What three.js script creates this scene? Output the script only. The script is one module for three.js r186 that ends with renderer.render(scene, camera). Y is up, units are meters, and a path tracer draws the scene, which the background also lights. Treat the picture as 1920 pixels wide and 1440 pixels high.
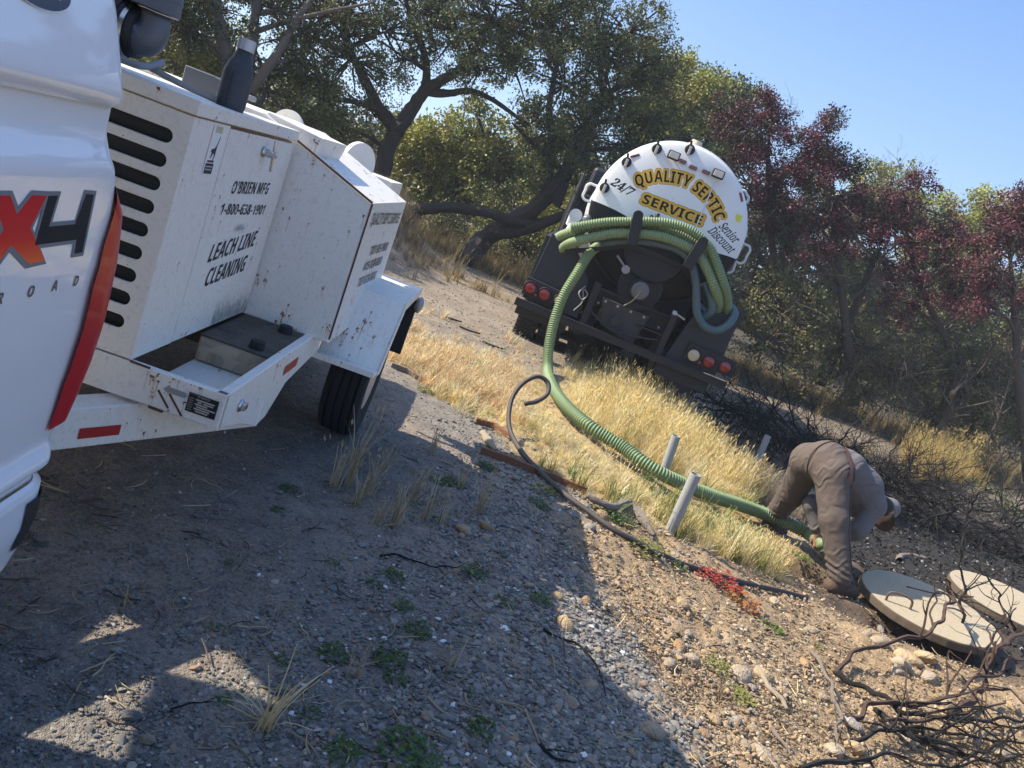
import * as THREE from 'three';
import { RoundedBoxGeometry } from 'three/addons/geometries/RoundedBoxGeometry.js';
import { mergeGeometries, mergeVertices, toCreasedNormals } from 'three/addons/utils/BufferGeometryUtils.js';

// ------------------------------------------------------------------ camera, sky, sun, exposure
const scene = new THREE.Scene();
const camera = new THREE.PerspectiveCamera(52, 4 / 3, 0.05, 1500);
camera.rotation.order = 'YXZ';
camera.position.set(0, 1.5, 0);
camera.rotation.set(THREE.MathUtils.degToRad(-12.5), 0, THREE.MathUtils.degToRad(21));
camera.updateMatrixWorld(true);
const renderer = new THREE.WebGLRenderer();
renderer.toneMapping = THREE.LinearToneMapping;
renderer.toneMappingExposure = 1.85;
renderer.shadowMap.enabled = true;

const SUN = new THREE.Vector3(-0.765, 0.64, -0.055).normalize();
const sun = new THREE.DirectionalLight(new THREE.Color(1, 0.915, 0.77), 4.9);
sun.position.copy(SUN).multiplyScalar(60).add(new THREE.Vector3(1, 0, -8));
sun.target.position.set(1, 0, -8); sun.castShadow = true;
Object.assign(sun.shadow.camera, { left: -25, right: 25, top: 25, bottom: -25, near: 1, far: 140 });
sun.shadow.mapSize.set(4096, 4096);
scene.add(sun, sun.target);

{ // clear blue sky, paler towards the horizon and round the sun
  const w = 512, h = 256, d = new Float32Array(w * h * 4);
  for (let j = 0; j < h; j++) for (let i = 0; i < w; i++) {
    const el = (j + 0.5) / h * Math.PI - Math.PI / 2, az = ((i + 0.5) / w - 0.5) * 2 * Math.PI;
    const x = Math.cos(el) * Math.cos(az), y = Math.sin(el), z = Math.cos(el) * Math.sin(az);
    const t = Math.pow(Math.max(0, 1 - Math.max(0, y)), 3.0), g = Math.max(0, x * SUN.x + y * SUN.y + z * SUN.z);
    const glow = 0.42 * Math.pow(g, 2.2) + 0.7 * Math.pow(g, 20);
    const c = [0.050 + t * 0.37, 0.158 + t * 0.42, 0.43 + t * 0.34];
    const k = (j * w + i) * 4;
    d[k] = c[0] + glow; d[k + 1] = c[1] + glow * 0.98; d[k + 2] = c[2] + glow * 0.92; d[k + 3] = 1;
    if (y < 0) { d[k] = 0.20; d[k + 1] = 0.17; d[k + 2] = 0.12; }
  }
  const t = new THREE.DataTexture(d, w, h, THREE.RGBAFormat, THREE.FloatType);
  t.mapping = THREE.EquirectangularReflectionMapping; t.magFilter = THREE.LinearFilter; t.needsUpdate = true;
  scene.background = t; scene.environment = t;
}
scene.fog = new THREE.FogExp2(new THREE.Color(0.74, 0.80, 0.88), 0.0016);

// ------------------------------------------------------------------ helpers
let seed = 1;
const reseed = (s) => { seed = s >>> 0; };
const rnd = () => { seed = (seed + 0x6D2B79F5) >>> 0; let t = seed; t = Math.imul(t ^ (t >>> 15), t | 1); t ^= t + Math.imul(t ^ (t >>> 7), t | 61); return ((t ^ (t >>> 14)) >>> 0) / 4294967296; };
const R = (a, b) => a + (b - a) * rnd();
const gauss = () => { let s = 0; for (let i = 0; i < 4; i++) s += rnd(); return (s - 2) * 0.866 * 2 / 2; };
const V = (x, y, z) => new THREE.Vector3(x, y, z);
const RAD = THREE.MathUtils.degToRad;
const lerp = THREE.MathUtils.lerp, clamp = THREE.MathUtils.clamp;
const sm = (a, b, x) => { const t = clamp((x - a) / (b - a), 0, 1); return t * t * (3 - 2 * t); };
const hash2 = (x, y, s = 0) => { let h = Math.imul(x | 0, 374761393) + Math.imul(y | 0, 668265263) + Math.imul(s | 0, 1274126177); h = Math.imul(h ^ (h >>> 13), 1274126177); return ((h ^ (h >>> 16)) >>> 0) / 4294967296; };
function vn(x, y, s = 0) { const xi = Math.floor(x), yi = Math.floor(y), u = x - xi, v = y - yi, a = u * u * (3 - 2 * u), b = v * v * (3 - 2 * v); return lerp(lerp(hash2(xi, yi, s), hash2(xi + 1, yi, s), a), lerp(hash2(xi, yi + 1, s), hash2(xi + 1, yi + 1, s), a), b); }
function vnT(x, y, n, s = 0) { const xi = Math.floor(x), yi = Math.floor(y), u = x - xi, v = y - yi, a = u * u * (3 - 2 * u), b = v * v * (3 - 2 * v), m = (q) => ((q % n) + n) % n; return lerp(lerp(hash2(m(xi), m(yi), s), hash2(m(xi + 1), m(yi), s), a), lerp(hash2(m(xi), m(yi + 1), s), hash2(m(xi + 1), m(yi + 1), s), a), b); }
const fbm = (x, y, o = 4, s = 0) => { let a = 0, k = 0.5, t = 0; for (let i = 0; i < o; i++) { a += k * vn(x, y, s + i); t += k; x *= 2.03; y *= 2.03; k *= 0.5; } return a / t; };

const names = new Map();
function numbered(n) { const k = names.get(n) ?? 0; names.set(n, k + 1); return k ? n + '_' + String(k).padStart(3, '0') : n; }
function tag(o, label, category, group, kind) { o.userData = { label, category }; if (group) o.userData.group = group; if (kind) o.userData.kind = kind; return o; }
function thing(name, label, category, pos = V(0, 0, 0), turn = 0, group) {
  const o = new THREE.Group(); o.name = numbered(name); o.position.copy(pos); o.rotation.y = turn; scene.add(o); return tag(o, label, category, group);
}
function mesh(name, geo, mat, parent, label) {
  const m = new THREE.Mesh(Array.isArray(geo) ? merge(geo) : geo, mat); m.castShadow = m.receiveShadow = true;
  m.name = parent && parent !== scene ? name : numbered(name); (parent ?? scene).add(m); if (label) m.userData.label = label; return m;
}
function struct(name, geo, mat) { const m = mesh(name, geo, mat, scene); m.userData = { kind: 'structure' }; return m; }
function merge(list) {
  const out = list.map((g) => { const q = g.index ? g.toNonIndexed() : g; for (const k of Object.keys(q.attributes)) if (!['position', 'normal', 'uv', 'color'].includes(k)) q.deleteAttribute(k); return q; });
  return out.length === 1 ? out[0] : mergeGeometries(out);
}
const rb = (w, h, d, r = 0.004, x = 0, y = 0, z = 0, seg = 1) => { const g = boxUV(new RoundedBoxGeometry(w, h, d, seg, Math.min(r, w / 2.05, h / 2.05, d / 2.05))); return g.translate(x, y, z); };
const span = (x0, x1, y0, y1, z0, z1, r = 0.004) => rb(Math.abs(x1 - x0), Math.abs(y1 - y0), Math.abs(z1 - z0), r).translate((x0 + x1) / 2, (y0 + y1) / 2, (z0 + z1) / 2);
function boxUV(g, s = 1) {
  const p = g.attributes.position, n = g.attributes.normal, uv = new Float32Array(p.count * 2);
  for (let i = 0; i < p.count; i++) { const ax = Math.abs(n.getX(i)), ay = Math.abs(n.getY(i)), az = Math.abs(n.getZ(i)); const [u, v] = ax >= ay && ax >= az ? [p.getZ(i), p.getY(i)] : ay >= az ? [p.getX(i), p.getZ(i)] : [p.getX(i), p.getY(i)]; uv[2 * i] = u * s; uv[2 * i + 1] = v * s; }
  g.setAttribute('uv', new THREE.BufferAttribute(uv, 2)); return g;
}
const cyl = (r0, r1, h, n = 20, open = false) => new THREE.CylinderGeometry(r0, r1, h, n, 1, open);
const cylZ = (r, d, x, y, z, n = 22, r1 = r) => cyl(r1, r, d, n).rotateX(Math.PI / 2).translate(x, y, z);
const disc = (x, y, z, r, d, n = 20, b = 0.006) => { const pts = [[0, 0], [r - b, 0], [r, -b], [r, -d], [0, -d]].reverse().map(([a, c]) => new THREE.Vector2(a, c)); return new THREE.LatheGeometry(pts, n).rotateX(Math.PI / 2).translate(x, y, z); };
function ext(pts, depth, bevel = 0.003, holes = []) { // outline in x,y, depth along -z from z = 0
  const s = new THREE.Shape(pts.map((p) => new THREE.Vector2(p[0], p[1]))); for (const h of holes) s.holes.push(h);
  const g = new THREE.ExtrudeGeometry(s, { depth: depth - 2 * bevel, bevelEnabled: bevel > 0, bevelSize: bevel, bevelOffset: -bevel, bevelThickness: bevel, bevelSegments: 1, curveSegments: 10 });
  return boxUV(g.translate(0, 0, -depth + bevel));
}
// a tube along points with its own radius at each, round ends closed to a point
function taper(pts, rad, n = 7, sub = 3, jitter = 0) {
  const c = pts.length > 2 ? new THREE.CatmullRomCurve3(pts, false, 'centripetal') : new THREE.LineCurve3(pts[0], pts[1]);
  const m = Math.max(2, (pts.length - 1) * sub), pos = [], uv = [], idx = []; let u = V(0.31, 0.9, 0.27), len = 0, last = null;
  for (let i = 0; i <= m; i++) {
    const t = i / m, p = c.getPoint(t), d = c.getTangent(t); u = u.clone().sub(d.clone().multiplyScalar(u.dot(d))).normalize(); if (!isFinite(u.x) || u.lengthSq() < .5) u = V(d.y, -d.x, 0.01).normalize(); const w = d.clone().cross(u);
    if (last) len += last.distanceTo(p); last = p;
    const f = t * (rad.length - 1), k = Math.min(rad.length - 2, Math.floor(f)), r = lerp(rad[k], rad[k + 1], f - k);
    for (let j = 0; j <= n; j++) { const a = j / n * 2 * Math.PI, q = r * (1 + (jitter ? jitter * (hash2(i, j % n, 7) - 0.5) : 0)); pos.push(p.x + q * (Math.cos(a) * u.x + Math.sin(a) * w.x), p.y + q * (Math.cos(a) * u.y + Math.sin(a) * w.y), p.z + q * (Math.cos(a) * u.z + Math.sin(a) * w.z)); uv.push(j / n, len); }
    if (i) for (let j = 0; j < n; j++) { const a = (i - 1) * (n + 1) + j, b = a + n + 1; idx.push(a, a + 1, b, b, a + 1, b + 1); }
  }
  const cap = (row, t, flip) => { const p = c.getPoint(t), k = pos.length / 3; pos.push(p.x, p.y, p.z); uv.push(0, 0); for (let j = 0; j < n; j++) { const a = row * (n + 1) + j; flip ? idx.push(k, a + 1, a) : idx.push(k, a, a + 1); } };
  cap(0, 0, true); cap(m, 1, false);
  const g = new THREE.BufferGeometry(); g.setAttribute('position', new THREE.Float32BufferAttribute(pos, 3)); g.setAttribute('uv', new THREE.Float32BufferAttribute(uv, 2)); g.setIndex(idx); g.computeVertexNormals(); return g;
}
const rod = (a, b, r, n = 8) => taper([a, b], [r, r], n, 1);
function ringed(pts, r, pitch, depth, n = 12) { // ribbed hose
  const c = new THREE.CatmullRomCurve3(pts, false, 'centripetal'), L = c.getLength(), k = Math.round(L / pitch), pos = [], uv = [], idx = []; let u = V(0.1, 1, 0.2); let row = 0;
  const P = c.getSpacedPoints(k * 5);
  for (let i = 0; i < P.length; i++) {
    const d = P[Math.min(i + 1, P.length - 1)].clone().sub(P[Math.max(0, i - 1)]).normalize(); u = u.sub(d.clone().multiplyScalar(u.dot(d))).normalize(); const w = d.clone().cross(u), q = r - depth * [1, 0.25, 0, 0.05, 0.6][i % 5];
    for (let j = 0; j <= n; j++) { const a = j / n * 2 * Math.PI; pos.push(P[i].x + q * (Math.cos(a) * u.x + Math.sin(a) * w.x), P[i].y + q * (Math.cos(a) * u.y + Math.sin(a) * w.y), P[i].z + q * (Math.cos(a) * u.z + Math.sin(a) * w.z)); uv.push(j / n, i / 5); }
    if (i) for (let j = 0; j < n; j++) { const a = (row - 1) * (n + 1) + j, b = a + n + 1; idx.push(a, a + 1, b, b, a + 1, b + 1); } row++;
  }
  const g = new THREE.BufferGeometry(); g.setAttribute('position', new THREE.Float32BufferAttribute(pos, 3)); g.setAttribute('uv', new THREE.Float32BufferAttribute(uv, 2)); g.setIndex(idx); g.computeVertexNormals(); return g;
}
// the camera's ray through a pixel of the 1920 x 1440 photograph, to read off where things stand
const F = 720 / Math.tan(RAD(26)), E = camera.matrixWorld.elements, EYE = camera.position;
const ray = (x, y) => { const a = (x - 960) / F, b = (720 - y) / F; return V(E[0] * a + E[4] * b - E[8], E[1] * a + E[5] * b - E[9], E[2] * a + E[6] * b - E[10]); };
const at = (x, y, z) => { const d = ray(x, y); return EYE.clone().add(d.multiplyScalar(z / d.z)); };
// terrain
function gh0(x, z) {
  let y = -0.27 * sm(0.5, 2.7, x + 0.25 * (vn(z * 0.6, 3.1) - 0.5)) * sm(1.5, 3.2, -z);
  y += 0.14 * sm(9, 13, -z) * sm(0.5, 2.7, x);
  y += 0.80 * Math.exp(-(((x + 3.1) / 0.9) ** 2) - ((z + 12.8) / 1.4) ** 2);
  y += 0.5 * sm(22, 45, -z);
  y += 0.07 * Math.exp(-(((x - 0.35) / 0.35) ** 2) - ((z + 2.9) / 0.7) ** 2);
  y -= 0.30 * Math.exp(-((((x - 2.62) / 0.30) ** 2) + ((z + 5.75) / 0.22) ** 2));
  y -= 0.14 * Math.exp(-((((x - 3.2) / 0.5) ** 2) + ((z + 5.15) / 0.16) ** 2));
  y -= 0.12 * Math.exp(-((((x - 4.6) / 1.8) ** 2) + ((z + 7.2) / 0.5) ** 2));
  return y;
}
function gh(x, z) {
  const d = Math.hypot(x, z);
  let y = gh0(x, z) + 0.05 * (fbm(x * 0.9, z * 0.9, 3, 11) - 0.5) * sm(1, 3, d);
  y += 0.028 * (fbm(x * 4.5, z * 4.5, 3, 5) - 0.5) * (1 - sm(14, 30, d));
  return y;
}
function gp(px, py, h = 0) { const d = ray(px, py); let t = (h - EYE.y) / d.y; for (let i = 0; i < 30; i++) { const p = EYE.clone().addScaledVector(d, t); t = lerp(t, (gh(p.x, p.z) + h - EYE.y) / d.y, 0.7); } return EYE.clone().addScaledVector(d, t); }

// ------------------------------------------------------------------ materials
const std = (r, g, b, rough = 0.7, o = {}) => { const m = new THREE.MeshStandardMaterial({ roughness: rough, ...o }); m.color.setRGB(r, g, b); return m; };
const phy = (r, g, b, rough = 0.7, o = {}) => { const m = new THREE.MeshPhysicalMaterial({ roughness: rough, ...o }); m.color.setRGB(r, g, b); return m; };
function canvas(w, h, draw, srgb = true, repeat = false) { const c = document.createElement('canvas'); c.width = w; c.height = h; const x = c.getContext('2d'); draw(x, w, h); const t = new THREE.CanvasTexture(c); if (srgb) t.colorSpace = THREE.SRGBColorSpace; if (repeat) t.wrapS = t.wrapT = THREE.RepeatWrapping; t.magFilter = THREE.LinearFilter; t.generateMipmaps = false; return t; }
function dataTex(n, f, channels = 1, srgb = false) { // tiling
  const d = new Uint8Array(n * n * 4); for (let j = 0; j < n; j++) for (let i = 0; i < n; i++) { const v = f(i / n, j / n); const k = (j * n + i) * 4; if (channels === 1) d[k] = d[k + 1] = d[k + 2] = clamp(v, 0, 1) * 255; else { d[k] = clamp(v[0], 0, 1) * 255; d[k + 1] = clamp(v[1], 0, 1) * 255; d[k + 2] = clamp(v[2], 0, 1) * 255; } d[k + 3] = 255; }
  const t = new THREE.DataTexture(d, n, n); t.wrapS = t.wrapT = THREE.RepeatWrapping; t.magFilter = THREE.LinearFilter; if (srgb) t.colorSpace = THREE.SRGBColorSpace; t.needsUpdate = true; return t;
}
const scaled = (t, s, s2 = s) => { const c = t.clone(); c.repeat.set(s, s2); c.needsUpdate = true; return c; };
const noiseTex = dataTex(512, (u, v) => { let a = 0, k = 0.5; for (let o = 0, n = 8; o < 6; o++, n *= 2) { a += k * vnT(u * n, v * n, n, o); k *= 0.55; } return a; });
const grit = dataTex(1024, (u, v) => { const a = vnT(u * 256, v * 256, 256, 1), b = vnT(u * 96, v * 96, 96, 2), c = vnT(u * 24, v * 24, 24, 3), d = vnT(u * 512, v * 512, 512, 4); return clamp(0.25 + 0.30 * a + 0.22 * b + 0.18 * (c - 0.3) + 0.35 * (d > 0.82 ? d - 0.5 : 0), 0, 1); });
const cloth = dataTex(512, (u, v) => { const f = vnT(u * 10, v * 4, 2, 4) * 0, a = vnT(u * 6, v * 6, 6, 1), b = vnT(u * 14 + 3, v * 14, 14, 2); return 0.5 + 0.35 * Math.sin((a + u) * 12) * b + 0.1 * vnT(u * 256, v * 256, 256, 3) + f; });
const bark = dataTex(512, (u, v) => { const r = Math.abs(vnT(u * 16, v * 6, 1e6, 2) - 0.5) * 2; let a = 1 - Math.abs(2 * vnT(u * 20, v * 20 * 0.35, 1e6, 1) - 1); a = 0.45 + 0.4 * a * r + 0.3 * (vnT(u * 90, v * 90, 90, 5) - 0.5); return a; });
// white trailer paint: grime, chips and rust spots with their own outlines
const paint = (sd, spots, clusters) => { const t = canvas(1024, 1024, (x, w, h) => {
  reseed(sd); x.fillStyle = '#f1ede6'; x.fillRect(0, 0, w, h);
  for (let i = 0; i < 3600; i++) { const a = R(0.015, 0.06); x.fillStyle = rnd() < 0.66 ? `rgba(110,88,62,${a})` : `rgba(250,250,250,${a})`; x.beginPath(); x.ellipse(R(0, w), R(0, h), R(1, 22), R(1, 8), R(0, 6), 0, 7); x.fill(); }
  const C = []; for (let i = 0; i < clusters; i++) C.push([R(0, w), R(0, h), R(30, 130)]);
  for (let i = 0; i < spots; i++) { const c = C[Math.floor(rnd() * clusters)], loose = rnd() < 0.3, X = loose ? R(0, w) : c[0] + gauss() * c[2], Y = loose ? R(0, h) : c[1] + gauss() * c[2], r = Math.pow(rnd(), 5) * 8 + 0.7; for (let k = 0; k < 6; k++) { x.fillStyle = `rgba(${R(70, 110)},${R(38, 55)},${R(20, 32)},${R(0.35, 0.85)})`; x.beginPath(); x.ellipse(X + R(-r, r), Y + R(-r, r) * 1.3, r * R(0.2, 0.9), r * R(0.2, 0.9), R(0, 6), 0, 7); x.fill(); }
    if (r > 3 || rnd() < 0.12) for (let k = 0; k < 3; k++) { x.strokeStyle = `rgba(165,110,55,${R(0.08, 0.25)})`; x.lineWidth = r * R(0.3, 0.9); x.beginPath(); x.moveTo(X + R(-r, r), Y); x.lineTo(X + R(-4, 4), Y + R(15, 90)); x.stroke(); } }
  for (let i = 0; i < 90; i++) { x.strokeStyle = `rgba(90,80,70,${R(0.06, 0.28)})`; x.lineWidth = R(0.5, 1.5); const X = R(0, w), Y = R(0, h); x.beginPath(); x.moveTo(X, Y); x.lineTo(X + R(-30, 30), Y + R(-14, 14)); x.stroke(); }
}, true, true); t.repeat.set(1.3, 1.3); return t; };

const M = {
  trailer: phy(0.90, 0.87, 0.82, 0.42, { map: paint(5, 110, 9), bumpMap: scaled(noiseTex, 3), bumpScale: 0.0006 }), trailerRusty: phy(0.90, 0.87, 0.82, 0.45, { map: paint(6, 420, 12), bumpMap: scaled(noiseTex, 3), bumpScale: 0.0008 }),
  rust: std(0.16, 0.07, 0.03, 0.95, { bumpMap: scaled(noiseTex, 12), bumpScale: 0.002 }),
  dark: std(0.018, 0.018, 0.02, 0.6), black: std(0.012, 0.012, 0.013, 0.75), rubber: std(0.022, 0.021, 0.02, 0.9, { bumpMap: scaled(noiseTex, 8), bumpScale: 0.001 }),
  greyMetal: std(0.30, 0.30, 0.30, 0.5, { metalness: 0.3, bumpMap: scaled(noiseTex, 6), bumpScale: 0.001 }), steel: std(0.55, 0.55, 0.55, 0.28, { metalness: 1 }), galv: std(0.45, 0.46, 0.47, 0.45, { metalness: 0.75 }),
  tankGrime: std(0.75, 0.70, 0.63, 0.9, { map: canvas(512, 512, (x, w, h) => { reseed(9); x.fillStyle = '#c9bea9'; x.fillRect(0, 0, w, h); for (let i = 0; i < 900; i++) { x.fillStyle = `rgba(${rnd() < 0.6 ? '40,36,32' : '200,190,175'},${R(0.02, 0.14)})`; x.beginPath(); x.ellipse(R(0, w), R(0, h), R(2, 40), R(2, 18), R(0, 6), 0, 7); x.fill(); } }, true, true), bumpMap: scaled(noiseTex, 4), bumpScale: 0.002 }),
  carPaint: phy(0.80, 0.81, 0.82, 0.4, { clearcoat: 1, clearcoatRoughness: 0.03 }),
  glassDark: phy(0.02, 0.022, 0.025, 0.05, { clearcoat: 1, clearcoatRoughness: 0.02 }), tint: phy(0.10, 0.105, 0.105, 0.02, { transmission: 1, thickness: 0 }),
  redLens: phy(0.46, 0.003, 0.012, 0.35, { clearcoat: 0.25, clearcoatRoughness: 0.02, specularIntensity: 0.5 }), truckRed: phy(0.22, 0.006, 0.008, 0.2, { clearcoat: 0.6 }), redFlat: std(0.38, 0.02, 0.02, 0.4), amber: phy(0.45, 0.36, 0.22, 0.25, { clearcoat: 1 }),
  truckBody: std(0.015, 0.0165, 0.022, 0.55, { bumpMap: scaled(noiseTex, 4), bumpScale: 0.001 }), truckFrame: std(0.020, 0.0185, 0.0185, 0.75, { bumpMap: scaled(noiseTex, 10), bumpScale: 0.002 }),
  white: phy(0.74, 0.74, 0.73, 0.4, { clearcoat: 0.4, clearcoatRoughness: 0.2 }), hoseGreen: std(0.155, 0.215, 0.095, 0.6), hosePale: std(0.19, 0.245, 0.115, 0.6), hoseBlue: std(0.06, 0.10, 0.105, 0.5),
  pvc: std(0.30, 0.30, 0.29, 0.6, { bumpMap: scaled(noiseTex, 8), bumpScale: 0.001 }), blackHose: std(0.05, 0.042, 0.038, 0.7), board: std(0.20, 0.09, 0.045, 0.95, { bumpMap: scaled(bark, 1, 3), bumpScale: 0.006 }), greyWood: std(0.20, 0.16, 0.13, 0.95, { bumpMap: scaled(bark, 1, 3), bumpScale: 0.006 }),
  concrete: std(0.46, 0.41, 0.335, 0.95, { map: canvas(1024, 1024, (x, w, h) => { reseed(31); x.fillStyle = '#f2ead8'; x.fillRect(0, 0, w, h); for (let i = 0; i < 5000; i++) { x.fillStyle = `rgba(${rnd() < 0.6 ? '150,130,100' : '255,250,240'},${R(0.03, 0.16)})`; x.beginPath(); x.ellipse(R(0, w), R(0, h), R(1, 14), R(1, 7), R(0, 6), 0, 7); x.fill(); } for (let i = 0; i < 160; i++) { x.fillStyle = `rgba(50,40,30,${R(0.2, 0.7)})`; x.fillRect(R(0, w), R(0, h), R(1, 9), R(1, 3)); } }, true, true), bumpMap: scaled(grit, 2), bumpScale: 0.006 }),
  dirtyEdge: std(0.12, 0.088, 0.06, 0.95, { bumpMap: scaled(grit, 3), bumpScale: 0.008 }),
  oakBark: std(0.055, 0.042, 0.034, 0.95, { bumpMap: scaled(bark, 2, 0.8), bumpScale: 0.03 }), greyBark: std(0.16, 0.135, 0.115, 0.95, { bumpMap: scaled(bark, 2, 0.8), bumpScale: 0.02 }),
  twig: std(0.085, 0.065, 0.05, 0.95), paleTwig: std(0.26, 0.21, 0.15, 0.95), charWood: std(0.013, 0.0105, 0.0095, 0.9, { bumpMap: scaled(bark, 1, 4), bumpScale: 0.006 }), brownWood: std(0.075, 0.042, 0.030, 0.9, { bumpMap: scaled(bark, 1, 4), bumpScale: 0.006 }),
  leaf: phy(1, 1, 1, 0.5, { side: THREE.DoubleSide, transmission: 0.42, thickness: 0, specularIntensity: 0.5 }),
  grassBlade: phy(1, 1, 1, 0.75, { side: THREE.DoubleSide, transmission: 0.35, thickness: 0, specularIntensity: 0.4 }),
  grassV: phy(1, 1, 1, 0.75, { side: THREE.DoubleSide, transmission: 0.35, thickness: 0, specularIntensity: 0.4, vertexColors: true }),
  stone: std(1, 1, 1, 0.9, { flatShading: true }), rock: std(1, 1, 1, 0.9, { bumpMap: scaled(noiseTex, 3), bumpScale: 0.01, vertexColors: true }),
  trousers: std(0.100, 0.076, 0.063, 0.95, { bumpMap: scaled(cloth, 2.2), bumpScale: 0.012 }), shirt: std(0.12, 0.110, 0.108, 0.95, { bumpMap: scaled(cloth, 2.2), bumpScale: 0.014 }), skin: std(0.30, 0.16, 0.10, 0.6), belt: std(0.14, 0.055, 0.03, 0.6), boot: std(0.09, 0.055, 0.035, 0.85, { bumpMap: scaled(noiseTex, 8), bumpScale: 0.003 }), capGrey: std(0.13, 0.125, 0.12, 0.9), capBrown: std(0.12, 0.075, 0.045, 0.9), hair: std(0.02, 0.015, 0.012, 0.8),
};
const decal = (tex, o = {}) => new THREE.MeshStandardMaterial({ map: tex, transparent: true, roughness: 0.5, side: THREE.DoubleSide, ...o });

// ------------------------------------------------------------------ ground: one sheet, fine near the camera and coarse far away
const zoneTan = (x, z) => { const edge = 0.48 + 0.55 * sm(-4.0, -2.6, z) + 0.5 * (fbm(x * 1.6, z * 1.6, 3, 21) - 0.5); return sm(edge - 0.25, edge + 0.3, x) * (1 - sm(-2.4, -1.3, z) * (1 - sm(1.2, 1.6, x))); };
const boardZ = (x) => x < -0.11 ? lerp(-5.81, -5.28, clamp((x + 0.88) / 0.77, -3, 1)) : x < 0.32 ? lerp(-5.28, -4.59, (x + 0.11) / 0.43) : x < 1 ? lerp(-4.59, -4.5, (x - 0.32) / 0.68) : x < 2.3 ? lerp(-4.5, -5.15, (x - 1) / 1.3) : -5.15;
const zoneGrass = (x, z) => { if (x > 1.9) { const e = 2.25 + 0.35 * sm(-6.4, -7.4, z) + 0.25 * (vn(z * 3, x * 3, 6) - 0.5); if (x > e) return 0.25 * sm(-6.9, -7.5, z) * (1 - sm(-8.3, -9.2, z)) * (1 - sm(2.9, 3.3, x)); } const b = boardZ(x) + 0.25 * (fbm(x * 2.2, z * 2.2, 2, 41) - 0.5); return sm(b + 0.1, b - 0.25, z) * (1 - sm(-8.3, -9.4, z)) * (1 - zoneCharShade(x, z)) * (1 - 0.97 * sm(-6.9, -7.7, z) * (1 - sm(0.35, 0.8, x))) * (1 - sm(-1.1, -2.0, x)); };
const zoneCharShade = (x, z) => { const w = 0.8 * (fbm(x * 1.3, z * 1.3, 3, 61) - 0.5); const a = sm(2.75, 3.25, x + w - 0.55 * sm(-6.8, -8.8, z) + 0.4 * sm(-5.4, -4.8, z)); return a * sm(-4.75, -5.4, z + w * 0.5) * (1 - sm(-11, -12.5, z)) * (1 - sm(7.2, 8.6, x + 0.4 * (z + 10))); };
const zoneMud = (x, z) => { const w = 0.35 * (fbm(x * 2.6, z * 2.6, 3, 63) - 0.5); return sm(1.0, 0.6, Math.hypot((x - 3.3) / 1.35, (z + 5.55) / 0.75) + w) * (1 - 0.6 * zoneCharShade(x, z)); };
function groundColor(x, z) {
  const d = Math.hypot(x, z), n = fbm(x * 3.1, z * 3.1, 4, 71), n2 = fbm(x * 0.7, z * 0.7, 3, 77);
  let c = [0.185, 0.160, 0.132].map((v, i) => v * (0.75 + 0.5 * n) * (1 + [0.25, 0.12, 0][i] * sm(0.45, 0.7, n2)));
  const mix = (k, t, a) => { c = c.map((v, i) => lerp(v, t[i] * a, k)); };
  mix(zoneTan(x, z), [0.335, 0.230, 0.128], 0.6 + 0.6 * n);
  mix(sm(-5.6, -8.6, z) * 0.9, [0.225, 0.18, 0.13], 0.75 + 0.5 * n);
  mix(zoneGrass(x, z) * 0.9, [0.36, 0.255, 0.12], 0.7 + 0.6 * n);
  mix(zoneCharShade(x, z), [0.018, 0.015, 0.013], 0.6 + 0.8 * n);  // charred soil, its colour darkened further for the shade lying over it
  mix(zoneMud(x, z), [0.085, 0.058, 0.038], 0.5 + 1.0 * n);
  const road = Math.exp(-(((z + 13.6 - 0.12 * x) / 1.3) ** 2));
  mix(sm(-11.8, -12.4, z) * (1 - road) * 0.85, [0.22, 0.16, 0.08], 0.7 + 0.6 * n);
  mix(sm(-15, -17, z), [0.10, 0.075, 0.04], 0.7 + 0.6 * n); mix(sm(2.6, 3.6, x) * sm(-9.5, -11, z) * (1 - road * 0.7), [0.060, 0.047, 0.032], 0.7 + 0.6 * n);
  mix(sm(30, 60, d), [0.10, 0.085, 0.045], 1);
  return c;
}
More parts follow.
